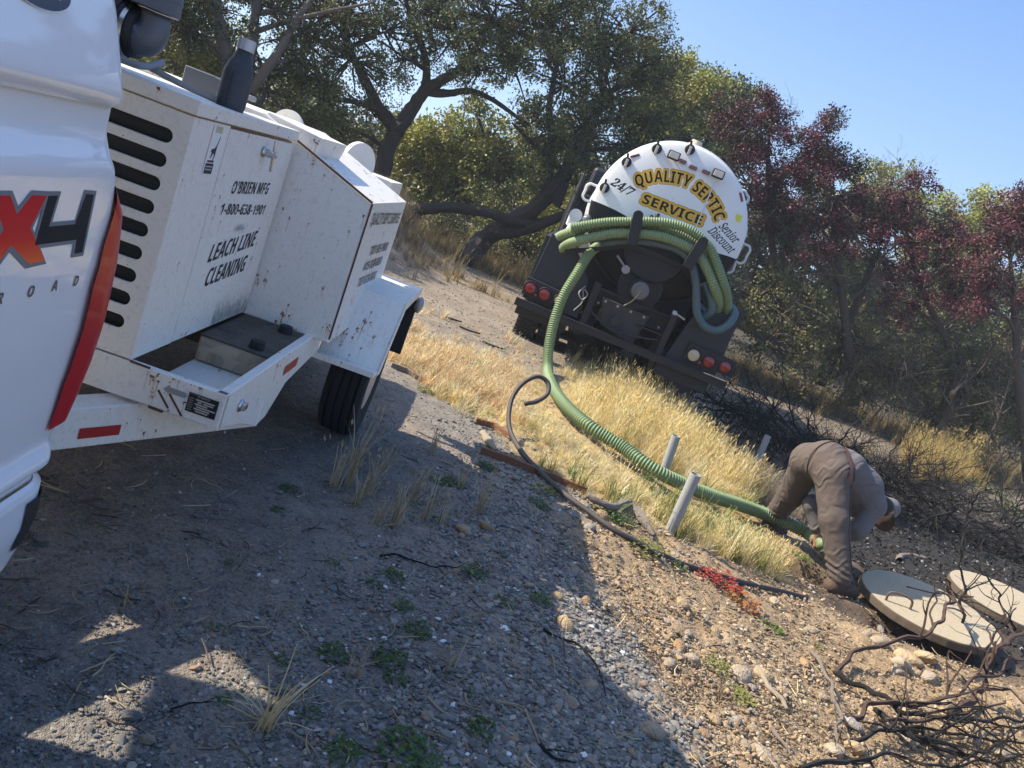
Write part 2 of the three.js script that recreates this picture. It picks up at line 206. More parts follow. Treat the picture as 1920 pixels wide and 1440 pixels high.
{
  const NA = 430, NR = 860, pos = [], col = [], uv = [], idx = [];
  const ang = []; for (let i = 0; i <= NA; i++) { const t = i / NA * 2 - 1; ang.push(Math.PI * (0.30 * t + 0.70 * t * t * t)); }
  const rad = []; for (let j = 0; j <= NR; j++) { const t = j / NR; rad.push(0.35 * Math.pow(2600, Math.pow(t, 1.10)) ); }
  for (let j = 0; j <= NR; j++) for (let i = 0; i <= NA; i++) {
    const x = rad[j] * Math.sin(ang[i]), z = -rad[j] * Math.cos(ang[i]), d = rad[j];
    let y = gh(x, z); if (d < 11) { const t = zoneTan(x, z); y += ((0.012 + 0.050 * t) * (fbm(x * 11, z * 11, 3, 9) - 0.5) + (0.006 + 0.022 * t) * (fbm(x * 30, z * 30, 2, 19) - 0.5)) * (1 - sm(7, 11, d)); }
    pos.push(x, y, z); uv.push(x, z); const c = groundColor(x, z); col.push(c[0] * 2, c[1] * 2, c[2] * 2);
    if (i && j) { const a = (j - 1) * (NA + 1) + i - 1, b = a + 1, q = a + NA + 1; idx.push(a, q, b, b, q, q + 1); }
  }
  const c0 = pos.length / 3; pos.push(0, gh(0, 0), 0); uv.push(0, 0); col.push(0.2, 0.2, 0.2); for (let i = 0; i < NA; i++) idx.push(c0, i, i + 1);
  const g = new THREE.BufferGeometry(); g.setAttribute('position', new THREE.Float32BufferAttribute(pos, 3)); g.setAttribute('uv', new THREE.Float32BufferAttribute(uv, 2)); g.setAttribute('color', new THREE.Float32BufferAttribute(col, 3)); g.setIndex(idx); g.computeVertexNormals();
  const n = g.attributes.normal; let up = 0; for (let i = 0; i < n.count; i += 97) up += n.getY(i); if (up < 0) { const a = g.index.array; for (let i = 0; i < a.length; i += 3) { const t = a[i]; a[i] = a[i + 1]; a[i + 1] = t; } g.computeVertexNormals(); }
  const m = new THREE.MeshStandardMaterial({ vertexColors: true, roughness: 0.97, map: scaled(grit, 0.9), bumpMap: scaled(grit, 1.7), bumpScale: 0.012 });
  struct('ground', g, m);
}
const ground = scene.getObjectByName('ground');

// ------------------------------------------------------------------ pickup truck with camper shell, seen along its side to the rear corner
{
  const o = thing('pickup_truck', 'white pickup truck with camper shell and red tail lamp at the left picture edge', 'pickup truck', V(-0.798, 0, -1.169), RAD(7));
  const kf = (list, y) => { for (let i = 1; i < list.length; i++) if (y <= list[i][0]) { const t = clamp((y - list[i - 1][0]) / (list[i][0] - list[i - 1][0]), 0, 1); return lerp(list[i - 1][1], list[i][1], t); } return list[list.length - 1][1]; };
  const prof = [[0.60, -0.05], [0.625, -0.03], [0.655, -0.002], [0.675, -0.006], [0.70, -0.022], [0.80, -0.012], [0.95, -0.002], [1.1, 0.004], [1.25, 0.006], [1.288, 0.006], [1.302, 0.002], [1.325, -0.010], [1.345, -0.018], [1.36, -0.020], [1.43, -0.024]];
  const rear = [[0.58, -0.375], [0.66, -0.385], [0.73, -0.415], [0.87, -0.438], [0.97, -0.434], [1.1, -0.408], [1.2, -0.372], [1.266, -0.346], [1.306, -0.322], [1.364, -0.322], [1.43, -0.325]];
  const lampR = [[0.735, -0.444], [0.87, -0.460], [0.97, -0.456], [1.1, -0.433], [1.2, -0.404], [1.255, -0.346]];
  const CX = -1.01;
  // outline in plan from the front of the bed round the rear corner to the middle of the tail; s in 0..1
  function contour(y, off, pr = prof, rr = rear, R0 = 0.075, zf = 1.9) {
    const x0 = kf(pr, y) + off, z0 = kf(rr, y) - off, P = [];
    for (let i = 0; i <= 26; i++) P.push([x0, lerp(zf, z0 + R0, Math.pow(i / 26, 0.7))]);
    for (let i = 1; i <= 10; i++) { const a = i / 10 * Math.PI / 2; P.push([x0 - R0 + R0 * Math.cos(a), z0 + R0 - R0 * Math.sin(a)]); }
    for (let i = 1; i <= 8; i++) P.push([lerp(x0 - R0, CX, i / 8), z0]);
    return P;
  }
  function skin(ys, cont, mirror = true) {
    const gs = []; for (const s of mirror ? [1, -1] : [1]) {
      const pos = [], uv = [], idx = []; let n = 0;
      ys.forEach((y, j) => { const P = cont(y); n = P.length; P.forEach(([x, z]) => { pos.push(s > 0 ? x : 2 * CX - x, y, z); uv.push(z, y); }); if (j) for (let i = 0; i < n - 1; i++) { const a = (j - 1) * n + i, b = a + n; s > 0 ? idx.push(a, b, a + 1, a + 1, b, b + 1) : idx.push(a, a + 1, b, a + 1, b + 1, b); } });
      const g = new THREE.BufferGeometry(); g.setAttribute('position', new THREE.Float32BufferAttribute(pos, 3)); g.setAttribute('uv', new THREE.Float32BufferAttribute(uv, 2)); g.setIndex(idx); g.computeVertexNormals(); gs.push(g.toNonIndexed());
    } return merge(gs);
  }
  const ys = []; for (let y = 0.60; y < 1.4301; y += 0.0118) ys.push(y);
  mesh('body', skin(ys, (y) => contour(y, 0)), M.carPaint, o);
  // camper shell
  const cprof = [[1.395, -0.012], [1.41, 0.004], [1.43, 0.004], [1.57, -0.030], [1.85, -0.115], [1.94, -0.165], [1.99, -0.25], [2.01, -0.45], [2.02, -1.0]];
  const crear = [[1.395, -0.300], [1.43, -0.290], [1.55, -0.265], [1.85, -0.13], [1.95, -0.07], [2.02, 0.25]];
  const cys = []; for (let y = 1.395; y < 2.02; y += 0.0156) cys.push(y); cys.push(2.019);
  const shell = mesh('camper_shell', skin(cys, (y) => contour(y, 0, cprof, crear, 0.07, 2.05)), M.carPaint, o);
  mesh('roof_panel', span(-1.8, -0.22, 1.985, 2.012, 0.2, 2.05), M.carPaint, shell);
  for (const s of [1, -1]) mesh('side_window', taperPanel(s), M.glassDark, shell);
  function taperPanel(s) { const pos = [], idx = []; for (let j = 0; j <= 6; j++) { const y = lerp(1.52, 1.84, j / 6), x = kf(cprof, y) + 0.004, X = s > 0 ? x : 2 * CX - x; for (let i = 0; i <= 6; i++) pos.push(X, y, lerp(0.35, 1.9, i / 6)); } for (let j = 0; j < 6; j++) for (let i = 0; i < 6; i++) { const a = j * 7 + i; idx.push(a, a + 1, a + 7, a + 1, a + 8, a + 7); } const g = new THREE.BufferGeometry(); g.setAttribute('position', new THREE.Float32BufferAttribute(pos, 3)); g.setIndex(idx); g.computeVertexNormals(); return g; }
  // unseen open rear hatch, sized and tilted to shade the gravel by the trailer
  const hg = span(-1.80, -0.16, -0.008, 0.008, -1.12, 0).rotateX(RAD(-7)).translate(0, 1.90, 0.06); mesh('unseen_rear_hatch', hg, M.tint, shell);
  // tail lamp wraps the corner
  const lampL = [[0.735, -0.45], [0.843, -0.62], [0.947, -0.60], [1.063, -0.55], [1.144, -0.40], [1.2, -0.2], [1.255, 0.3]];
  function lamp(s) {
    const pos = [], idx = [], N = 18; const rows = [];
    for (let y = 0.735; y <= 1.2551; y += 0.013) rows.push(y);
    rows.forEach((y, j) => { const x0 = kf(prof, y) + 0.006 + 0.004 * Math.sin((y - .735) / .52 * Math.PI), z0 = kf(lampR, y), R0 = 0.08; const a0 = kf(lampL, y); for (let i = 0; i <= N; i++) { const t = i / N; let X, Z; if (t < 0.6) { const a = lerp(a0, 1, t / 0.6) * Math.PI / 2; X = x0 - R0 + R0 * Math.cos(a) ; Z = z0 + R0 - R0 * Math.sin(a); if (a0 < 0 && a < 0) { X = x0; Z = z0 + R0 - R0 * a; } } else { X = lerp(x0 - R0, x0 - 0.17, (t - 0.6) / 0.4); Z = z0; } pos.push(s > 0 ? X : 2 * CX - X, y, Z); } if (j) for (let i = 0; i < N; i++) { const a = (j - 1) * (N + 1) + i, b = a + N + 1; s > 0 ? idx.push(a, b, a + 1, a + 1, b, b + 1) : idx.push(a, a + 1, b, a + 1, b + 1, b); } });
    const g = new THREE.BufferGeometry(); g.setAttribute('position', new THREE.Float32BufferAttribute(pos, 3)); g.setIndex(idx); g.computeVertexNormals(); return g;
  }
  for (const s of [1, -1]) mesh('tail_lamp', lamp(s), M.redLens, o);
  // decals follow the panel 1.5 mm off it
  const patch = (z0, z1, y0, y1, pr, off) => { const pos = [], uv = [], idx = [], N = 14; for (let j = 0; j <= N; j++) for (let i = 0; i <= N; i++) { const y = lerp(y0, y1, j / N), z = lerp(z0, z1, i / N); pos.push(kf(pr, y) + off, y, z); uv.push(i / N, j / N); if (i && j) { const a = (j - 1) * (N + 1) + i - 1, b = a + N + 1; idx.push(a, a + 1, b, a + 1, b + 1, b); } } const g = new THREE.BufferGeometry(); g.setAttribute('position', new THREE.Float32BufferAttribute(pos, 3)); g.setAttribute('uv', new THREE.Float32BufferAttribute(uv, 2)); g.setIndex(idx); g.computeVertexNormals(); return g; };
  const dz0 = 0.24, dz1 = -0.29, dy0 = 1.03, dy1 = 1.285, S = 2600;
  const dtex = canvas(Math.round((dz0 - dz1) * S), Math.round((dy1 - dy0) * S), (x, w, h) => {
    const Z = (z) => (dz0 - z) * S, Y = (y) => (dy1 - y) * S; x.clearRect(0, 0, w, h);
    const poly = (pts, fill) => { x.beginPath(); pts.forEach(([z, y], i) => i ? x.lineTo(Z(z), Y(y)) : x.moveTo(Z(z), Y(y))); x.closePath(); x.fillStyle = fill; x.fill(); };
    const X = (g, f) => poly([[0.085 + g, 1.128 - g], [0.045 - g * .4, 1.128 - g], [0.012, 1.165 - g * 1.5], [-0.052 + g, 1.128 - g], [-0.100 - g, 1.130 - g], [-0.030 - g, 1.190], [-0.056 - g, 1.243 + g], [-0.012 + g * .4, 1.245 + g], [0.016, 1.215 + g * 1.6], [0.045 - g * .4, 1.245 + g], [0.090 + g, 1.245 + g], [0.042 + g * 1.3, 1.192]], f);
    const four = (g, f) => { poly([[-0.060 + g, 1.243 + g], [-0.090 - g, 1.243 + g], [-0.085 - g, 1.190 + g], [-0.170, 1.190 + g], [-0.182 + g, 1.245 + g], [-0.212 - g, 1.243 + g], [-0.225 - g, 1.133 - g], [-0.195 + g, 1.133 - g], [-0.190 + g, 1.160 - g], [-0.055 + g, 1.160 - g]], f); };
    X(0.007, '#77797c'); four(0.007, '#77797c');
    const gr = x.createLinearGradient(0, Y(1.25), 0, Y(1.12)); gr.addColorStop(0, '#c4121a'); gr.addColorStop(0.55, '#d0281c'); gr.addColorStop(1, '#ef7a2c'); X(0, gr); four(0, '#17181a');
    x.fillStyle = '#6b5f52'; x.font = 'bold 74px sans-serif'; x.textAlign = 'center'; x.textBaseline = 'middle';
    [['R', 0.005], ['O', -0.082], ['A', -0.158], ['D', -0.232], ['F', 0.1]].forEach(([c, z]) => x.fillText(c, Z(z), Y(1.076)));
  });
  const dp = mesh('lettering', patch(dz0, dz1, dy0, dy1, prof, 0.0015), decal(dtex, { roughness: 0.75 }), o, 'red X and black 4 with OFF ROAD lettering');
  const btex = canvas(512, 256, (x, w, h) => { x.clearRect(0, 0, w, h); x.fillStyle = '#dfe4ea'; x.beginPath(); x.ellipse(w / 2, h / 2, 250, 122, 0, 0, 7); x.fill(); x.fillStyle = '#141c33'; x.beginPath(); x.ellipse(w / 2, h / 2, 246, 118, 0, 0, 7); x.fill(); x.fillStyle = '#e6edf4'; x.font = 'bold 96px sans-serif'; x.textAlign = 'center'; x.textBaseline = 'middle'; x.fillText('DOGTOP', w / 2, h / 2, 400); });
  const badge = mesh('badge', patch(0.125, -0.052, 1.508, 1.570, cprof, 0.004), decal(btex, { roughness: 0.2 }), shell, 'dark blue oval maker badge with white letters');
  // rear bumper wraps the corner under the body
  const bprof = [[0.33, -0.05], [0.40, -0.03], [0.50, -0.02], [0.585, -0.03]], brear = [[0.33, -0.31], [0.42, -0.395], [0.52, -0.435], [0.585, -0.445]];
  mesh('rear_bumper', skin([0.33, 0.35, 0.38, 0.41, 0.44, 0.47, 0.5, 0.53, 0.56, 0.575, 0.585], (y) => contour(y, y > 0.58 ? -0.012 : 0, bprof, brear, 0.09, 0.9)), phy(0.74, 0.75, 0.76, 0.3, { clearcoat: 1, clearcoatRoughness: 0.05 }), o);
  { const B = [], ys2 = [0.455, 0.48, 0.51, 0.54, 0.555]; ys2.forEach((y) => B.push(contour(y, 0.004, bprof, brear, 0.09, 0.9).slice(25, 33))); const pos = [], idx = [], n = B[0].length; B.forEach((P, j) => { P.forEach(([x, z]) => pos.push(x, ys2[j], z)); if (j) for (let i = 0; i < n - 1; i++) { const a = (j - 1) * n + i, b = a + n; idx.push(a, b, a + 1, a + 1, b, b + 1); } }); const g = new THREE.BufferGeometry(); g.setAttribute('position', new THREE.Float32BufferAttribute(pos, 3)); g.setIndex(idx); g.computeVertexNormals(); mesh('bumper_trim', g, M.dark, o); }
  mesh('sill_strip', [span(-1.98, -0.052, 0.578, 0.612, -0.38, 1.0)], M.carPaint, o);
  mesh('underbody', [span(-1.85, -0.17, 0.36, 0.60, -0.15, 4.6), span(-1.95, -0.07, 0.6, 1.35, 1.9, 1.95)], M.black, o);
  mesh('bed_floor', span(-1.93, -0.09, 0.66, 0.70, -0.28, 1.9), M.black, o);
  // cab and bonnet, beside and behind the camera
  const cab = mesh('cab', [ext([[1.95, 0.6], [1.95, 1.35], [2.15, 1.95], [3.1, 1.95], [3.75, 1.38], [5.0, 1.25], [5.05, 0.6]].map(([z, y]) => [z, y]), 1.94, 0.03).rotateY(-Math.PI / 2).translate(-1.98, 0, 0)], M.carPaint, o);
  for (const X of [-0.03, -1.99]) mesh('cab_window', ext([[2.18, 1.38], [2.3, 1.86], [3.05, 1.86], [3.55, 1.40]], 0.012, 0.002).rotateY(-Math.PI / 2).translate(X - 0.006, 0, 0), M.glassDark, cab);
  for (const [X, Z] of [[-0.19, 1.05], [-1.83, 1.05], [-0.19, 4.2], [-1.83, 4.2]]) { const w = mesh('wheel', tyre(0.40, 0.27, 0.24).translate(X, gh0(-0.8, 0.1) + 0.40, Z), M.rubber, o); mesh('rim', cyl(0.235, 0.235, 0.20, 24).rotateZ(Math.PI / 2).translate(X, 0.40, Z), M.galv, w); }
}
function tyre(r, w, ri, grooves = 4, n = 48) { // axis along x
  const p = [], h = w / 2; p.push([ri, -h * 0.75], [ri + (r - ri) * 0.45, -h], [r * 0.95, -h * 0.97], [r * 0.985, -h * 0.86]);
  for (let i = 0; i < grooves; i++) { const c = lerp(-h * 0.62, h * 0.62, i / (grooves - 1)), g = w * 0.022; p.push([r, c - g * 1.3], [r - 0.011, c - g], [r - 0.011, c + g], [r, c + g * 1.3]); }
  p.push([r * 0.985, h * 0.86], [r * 0.95, h * 0.97], [ri + (r - ri) * 0.45, h], [ri, h * 0.75]);
  const g = new THREE.LatheGeometry(p.map(([a, b]) => new THREE.Vector2(a, b)), n).rotateZ(Math.PI / 2); return toCreasedNormals(g, 0.7);
}

// ------------------------------------------------------------------ drain-jetter trailer
{
  const o = thing('jetter_trailer', 'white rust-spotted trailer with louvred engine box and sloped tank, hitched behind the pickup', 'trailer', V(-0.792, 0, -2.253), RAD(4.65));
  const XB = -0.30, XL = -1.62;
  // engine box: louvred front, door on the right side
  const slots = []; for (const y of [1.318, 1.248, 1.179, 1.109, 1.040, 0.970, 0.900, 0.829, 0.757]) { const p = new THREE.Path(), r = 0.0205, x1 = -0.348 - r, x0 = -0.70; p.moveTo(x0, y - r); p.lineTo(x1, y - r); p.absarc(x1, y, r, -Math.PI / 2, Math.PI / 2, false); p.lineTo(x0, y + r); p.absarc(x0, y, r, Math.PI / 2, Math.PI * 1.5, false); slots.push(p); const q = new THREE.Path(); q.moveTo(-1.2, y - r); q.lineTo(-0.80, y - r); q.absarc(-0.80, y, r, -Math.PI / 2, Math.PI / 2, false); q.lineTo(-1.2, y + r); q.absarc(-1.2, y, r, Math.PI / 2, Math.PI * 1.5, false); slots.push(q); }
  const box = mesh('engine_box', [ext([[XL, 0.656], [XB, 0.656], [XB, 1.394], [XL, 1.394]], 0.012, 0.002, slots), span(XB - 0.012, XB, 0.656, 1.394, -0.283, -0.012, 0.002), span(XL, XL + 0.012, 0.656, 1.394, -1.03, -0.012, 0.002), span(XL, XB - 0.012, 0.656, 1.394, -1.04, -1.028, 0.002)], M.trailer, o);
  const fins = canvas(512, 256, (x, w, h) => { reseed(2); x.fillStyle = '#1d211f'; x.fillRect(0, 0, w, h); for (let i = 0; i < w; i += 4) { x.fillStyle = `rgba(${R(40, 95)},${R(46, 95)},${R(44, 88)},${R(0.3, 0.8)})`; x.fillRect(i, 0, 1.6, h); } for (let j = 0; j < h; j += 22) { x.fillStyle = 'rgba(8,10,10,.55)'; x.fillRect(0, j, w, 6); } }, true, true); fins.repeat.set(2.6, 3);
  mesh('radiator', span(-1.5, XB - 0.03, 0.68, 1.38, -0.09, -0.028, 0.003), std(0.5, 0.5, 0.5, 0.6, { map: fins }), o);
  mesh('lid', [span(XL - 0.006, XB + 0.006, 1.398, 1.441, -1.036, 0.008, 0.005)], M.trailer, box);
  const doorTex = canvas(1200, 1180, (x, w, h) => {
    const S = 1600, Z = (z) => (-0.285 - z) * S, Y = (y) => (1.390 - y) * S; x.clearRect(0, 0, w, h); x.textBaseline = 'alphabetic';
    const line = (t, z0, y0, z1, y1, cap, style, slant) => { x.save(); const dx = Z(z1) - Z(z0), dy = Y(y1) - Y(y0); x.translate(Z(z0), Y(y0)); x.transform(1, dy / dx, slant, 1, 0, 0); const px = cap * S / 0.73; x.font = `bold ${px}px sans-serif`; const m = x.measureText(t).width; x.scale(dx / m, 1); x.fillStyle = style; x.fillText(t, 0, 0); x.restore(); };
    line("O'BRIEN MFG", -0.437, 1.176, -0.852, 1.176, 0.046, '#1b1a1a', -0.12); line('1-800-638-1901', -0.385, 1.102, -0.885, 1.092, 0.040, '#262423', -0.12);
    // the old letters have flaked: narrow vertical gaps show paint through
    x.globalCompositeOperation = 'destination-out'; reseed(77); for (let i = 0; i < 95; i++) { const z = R(-0.38, -0.89), y = R(1.09, 1.21); x.fillRect(Z(z), Y(y), R(3, 9), R(10, 60)); } for (let i = 0; i < 700; i++) { x.beginPath(); x.ellipse(Z(R(-0.36, -0.9)), Y(R(0.83, 1.03)), R(0.5, 1.6), R(0.5, 2.4), 0, 0, 7); x.fill(); } x.globalCompositeOperation = 'source-over';
    line('LEACH LINE', -0.395, 0.930, -0.868, 0.962, 0.066, '#222427', -0.22); line('CLEANING', -0.428, 0.838, -0.832, 0.860, 0.068, '#222427', -0.22);
    // soot smudges round the latch marks and along the foot of the door
    for (let i = 0; i < 500; i++) { const z = -0.64 + gauss() * 0.06, y = 1.045 + gauss() * 0.016; x.fillStyle = `rgba(40,38,36,${R(0.02, 0.09)})`; x.beginPath(); x.ellipse(Z(z), Y(y), R(1, 12), R(1, 7), 0, 0, 7); x.fill(); }
    for (let i = 0; i < 1500; i++) { const z = R(-0.62, -1.02), y = 0.66 + Math.abs(gauss()) * 0.09; x.fillStyle = `rgba(28,26,25,${R(0.02, 0.12)})`; x.beginPath(); x.ellipse(Z(z), Y(y), R(1, 8), R(3, 30), 0, 0, 7); x.fill(); }
    for (let i = 0; i < 26; i++) { x.fillStyle = `rgba(40,30,24,${R(0.4, 0.9)})`; x.beginPath(); x.ellipse(Z(R(-0.3, -1)), Y(R(0.7, 1.37)), R(1, 4), R(1, 4), 0, 0, 7); x.fill(); }
  });
  const door = mesh('door', span(XB - 0.012, XB + 0.001, 0.658, 1.386, -1.028, -0.288, 0.003), M.trailer, box);
  const plane = (z0, z1, y0, y1, X) => { const g = new THREE.PlaneGeometry(Math.abs(z1 - z0), y1 - y0); return g.rotateY(Math.PI / 2).translate(X, (y0 + y1) / 2, (z0 + z1) / 2); };
  mesh('lettering', plane(-0.285, -1.035, 0.6525, 1.39, XB + 0.0025), decal(doorTex, { roughness: 0.6 }), door);
  const latch = mesh('latch', [cyl(0.014, 0.014, 0.045, 14).rotateZ(Math.PI / 2).translate(XB + 0.02, 1.335, -0.655), disc(0, 0, 0, 0.02, 0.012).rotateY(Math.PI / 2).translate(XB + 0.014, 1.335, -0.655), rod(V(XB + 0.035, 1.385, -0.66), V(XB + 0.04, 1.275, -0.675), 0.006), rod(V(XB + 0.03, 1.335, -0.655), V(XB + 0.035, 1.33, -0.70), 0.008)], M.steel, box);
  const stk = canvas(160, 320, (x, w, h) => { x.clearRect(0, 0, w, h); x.fillStyle = 'rgba(236,234,228,.9)'; x.fillRect(0, 0, w, h); x.fillStyle = '#b9b48d'; x.fillRect(30, 0, 90, 42); x.fillStyle = '#17191b'; x.beginPath(); [[112, 60], [118, 66], [102, 130], [104, 190], [88, 232], [80, 228], [88, 188], [76, 176], [52, 214], [44, 210], [52, 172], [36, 168], [44, 150], [78, 142], [96, 112]].forEach(([a, b], i) => i ? x.lineTo(a, b) : x.moveTo(a, b)); x.fill(); x.fillRect(24, 224, 84, 14); x.fillRect(14, 244, 104, 70); x.fillStyle = '#c8c8c4'; for (let k = 0; k < 2; k++) for (let i = 0; i < 7; i++) x.fillRect(24 + i * 12, 262 + k * 20, 9, 8); });
  mesh('warning_sticker', plane(-0.145, -0.245, 1.235, 1.385, XB + 0.002), decal(stk), box, 'small sticker with a black animal figure over a black block');
  // exhaust stack and air cleaner on the lid
  const ex = []; for (const [y, r] of [[0, 0.044], [0.02, 0.047], [0.11, 0.047], [0.14, 0.040], [0.17, 0.026], [0.195, 0.023]]) ex.push(new THREE.Vector2(r, y));
  const exg = new THREE.LatheGeometry(ex, 20).scale(1, 1, 0.9).translate(-0.352, 1.44, -0.37);
  const muff = mesh('exhaust_stack', [exg, rod(V(-0.36, 1.45, -0.327), V(-0.36, 1.555, -0.327), 0.005)], std(0.055, 0.06, 0.068, 0.5, { metalness: 0.3, bumpMap: scaled(noiseTex, 6), bumpScale: 0.002 }), box);
  mesh('stack_cap', cyl(0.028, 0.028, 0.035, 20).translate(-0.352, 1.645, -0.37), M.galv, muff);
  const ac = mesh('air_cleaner', [cyl(0.082, 0.082, 0.24, 32).rotateZ(Math.PI / 2).translate(-0.775, 1.555, -0.25), cyl(0.086, 0.086, 0.02, 32).rotateZ(Math.PI / 2).translate(-0.678, 1.555, -0.25), cyl(0.074, 0.074, 0.05, 32).rotateZ(Math.PI / 2).translate(-0.640, 1.555, -0.25)], M.dark, box);
  mesh('clamp_band', cyl(0.078, 0.078, 0.026, 36, true).rotateZ(Math.PI / 2).translate(-0.652, 1.555, -0.25), M.steel, ac);
  mesh('air_cap', [taper([V(-0.645, 1.555, -0.25), V(-0.605, 1.555, -0.25), V(-0.59, 1.572, -0.25), V(-0.588, 1.63, -0.25)], [0.066, 0.060, 0.052, 0.042], 18, 4), cyl(0.080, 0.080, 0.04, 28).translate(-0.605, 1.655, -0.25), cyl(0.075, 0.082, 0.035, 28).translate(-0.605, 1.692, -0.25)], std(0.13, 0.135, 0.145, 0.5, { metalness: 0.3, bumpMap: scaled(noiseTex, 6), bumpScale: 0.001 }), ac);
  mesh('air_bracket', [taper([V(-0.95, 1.472, -0.16), V(-0.57, 1.468, -0.16), V(-0.545, 1.475, -0.18), V(-0.535, 1.50, -0.25)], [0.011, 0.011, 0.011, 0.011], 10)], M.greyMetal, box);
  mesh('pipe', taper([V(-0.56, 1.475, -0.22), V(-0.47, 1.462, -0.24), V(-0.39, 1.452, -0.34)], [0.010, 0.010, 0.010], 10), std(0.28, 0.24, 0.20, 0.6), box);
  mesh('control_box', [ext([[-0.09, 0], [0.075, 0], [0.075, 0.075], [0.02, 0.085], [-0.09, 0.085]], 0.16, 0.004).translate(-0.635, 1.44, -0.86)], std(0.09, 0.10, 0.115, 0.5), box);
  mesh('box_bracket', [span(-0.555, -0.45, 1.485, 1.505, -0.90, -0.84), span(-0.555, -0.54, 1.44, 1.50, -0.90, -0.84)], M.greyMetal, box);
  // side tray with fuel tank
  const tray = mesh('side_tray', [
    ext([[XL - 0.3, 0.535], [0.0, 0.535], [0.0, 0.650], [XL - 0.3, 0.650]], 0.030, 0.003),
    ext([[0.0, 0.650], [0.0, 0.530], [0.06, 0.525], [0.27, 0.470], [0.49, 0.392], [0.60, 0.40], [0.78, 0.497], [1.14, 0.528], [1.26, 0.535], [1.26, 0.650]].map(([a, b]) => [a, b]), 0.034, 0.003).rotateY(Math.PI / 2).translate(0.0, 0, -0.0015),
    span(XB, -0.036, 0.530, 0.540, -1.2, -0.031)], M.trailerRusty, o);
  mesh('reflector', plane(-0.68, -0.875, 0.553, 0.592, 0.0025), M.redFlat, tray);
  mesh('door_catch', [disc(0, 0, 0, 0.022, 0.01).rotateY(Math.PI / 2).translate(0.01, 0.567, -0.18), span(0.008, 0.022, 0.555, 0.58, -0.20, -0.165)], M.steel, tray);
  const plTex = canvas(384, 256, (x, w, h) => { x.fillStyle = '#2b2c2d'; x.fillRect(0, 0, w, h); x.fillStyle = '#b9b3a6'; x.font = 'bold 36px serif'; x.textAlign = 'center'; x.fillText("O'BRIEN", w / 2, 40); x.font = '15px sans-serif'; x.fillText('MANUFACTURED BY', 80, 22); for (let r = 0; r < 6; r++) { x.fillStyle = '#c5bfb1'; x.fillRect(100 + (r % 2) * 26, 62 + r * 30, 240 - (r % 3) * 40, 19); x.fillStyle = '#a9a498'; x.fillRect(16, 66 + r * 30, 66, 5); x.fillRect(16, 76 + r * 30, 50, 4); } x.fillStyle = '#4b3a4d'; x.fillRect(180, 92, 24, 18); x.strokeStyle = '#8d8880'; x.lineWidth = 5; x.strokeRect(3, 3, w - 6, h - 6); });
  mesh('data_plate', new THREE.PlaneGeometry(0.094, 0.062).translate(-0.0625, 0.593, 0.0025), decal(plTex, { roughness: 0.35, metalness: 0.3 }), tray, 'small metal data plate with rows of print');
  mesh('blank_plate', ext([[-0.187, 0.606], [-0.178, 0.598], [-0.118, 0.598], [-0.111, 0.606], [-0.118, 0.616], [-0.178, 0.616]], 0.003, 0.001).translate(0, 0, 0.003), M.galv, tray);
  for (const g of [rod(V(-0.20, 0.595, 0.001), V(-0.158, 0.550, 0.001), 0.0035, 5), rod(V(-0.165, 0.595, 0.001), V(-0.113, 0.540, 0.001), 0.0035, 5), rod(V(-0.30, 0.653, 0.001), V(-0.24, 0.652, 0.001), 0.004, 5), rod(V(-0.215, 0.535, 0.002), V(-0.17, 0.534, 0.002), 0.005, 5)]) mesh('rust_scrape', g, M.rust, tray);
  const tank = mesh('fuel_tank', span(XB + 0.003, -0.036, 0.542, 0.640, -1.04, -0.54, 0.008), M.tankGrime, o);
  mesh('tank_top', span(XB + 0.002, -0.034, 0.6405, 0.645, -1.042, -0.538, 0.002), std(0.16, 0.15, 0.14, 0.75, { bumpMap: scaled(noiseTex, 6), bumpScale: 0.003, map: M.tankGrime.map }), tank);
  for (const [X, Z] of [[-0.105, -0.60], [-0.10, -0.96]]) mesh('fuel_cap', [cyl(0.027, 0.03, 0.03, 18).translate(X, 0.661, Z), cyl(0.018, 0.018, 0.018, 12).translate(X, 0.65, Z)], M.black, tank);
  // drawbar beam
  const bm = [[-0.355, 0.168], [0.0, -0.487]], bd = V(bm[1][0] - bm[0][0], 0, bm[1][1] - bm[0][1]).normalize();
  const beam = mesh('drawbar', [ext([[-1.25, 0.392], [0.755, 0.392], [0.755, 0.50], [0.30, 0.522], [-1.25, 0.522]], 0.09, 0.004).rotateY(Math.atan2(-bd.z, bd.x)).translate(bm[0][0], 0, bm[0][1])], M.trailer, o);
  mesh('drawbar_reflector', new THREE.PlaneGeometry(0.135, 0.034).translate(0.105, 0.44, 0.0022).rotateY(Math.atan2(-bd.z, bd.x)).translate(bm[0][0], 0, bm[0][1]), M.redFlat, beam);
  mesh('added_shade_box', [span(-1.80, -1.22, 0.52, 0.93, 0.03, 0.60, 0.01), span(-1.81, -1.21, 0.93, 0.96, 0.02, 0.61, 0.01)], M.trailer, o);  // box added out of view to shade the gravel left of the lit strip
  const shadeDrum = mesh('added_shade_drum', [cyl(0.22, 0.22, 0.6, 30).rotateZ(Math.PI / 2).translate(-1.28, 1.92, -0.30), cyl(0.42, 0.42, 0.02, 40).rotateZ(Math.PI / 2).translate(-0.98, 1.92, -0.30), cyl(0.42, 0.42, 0.02, 40).rotateZ(Math.PI / 2).translate(-1.58, 1.92, -0.30)], M.dark, o); for (const X of [-1.02, -1.62]) mesh('added_drum_stand', span(X, X + 0.06, 1.44, 1.95, -0.34, -0.26), M.greyMetal, shadeDrum);  // drum and stands added out of view to block sun from the gravel
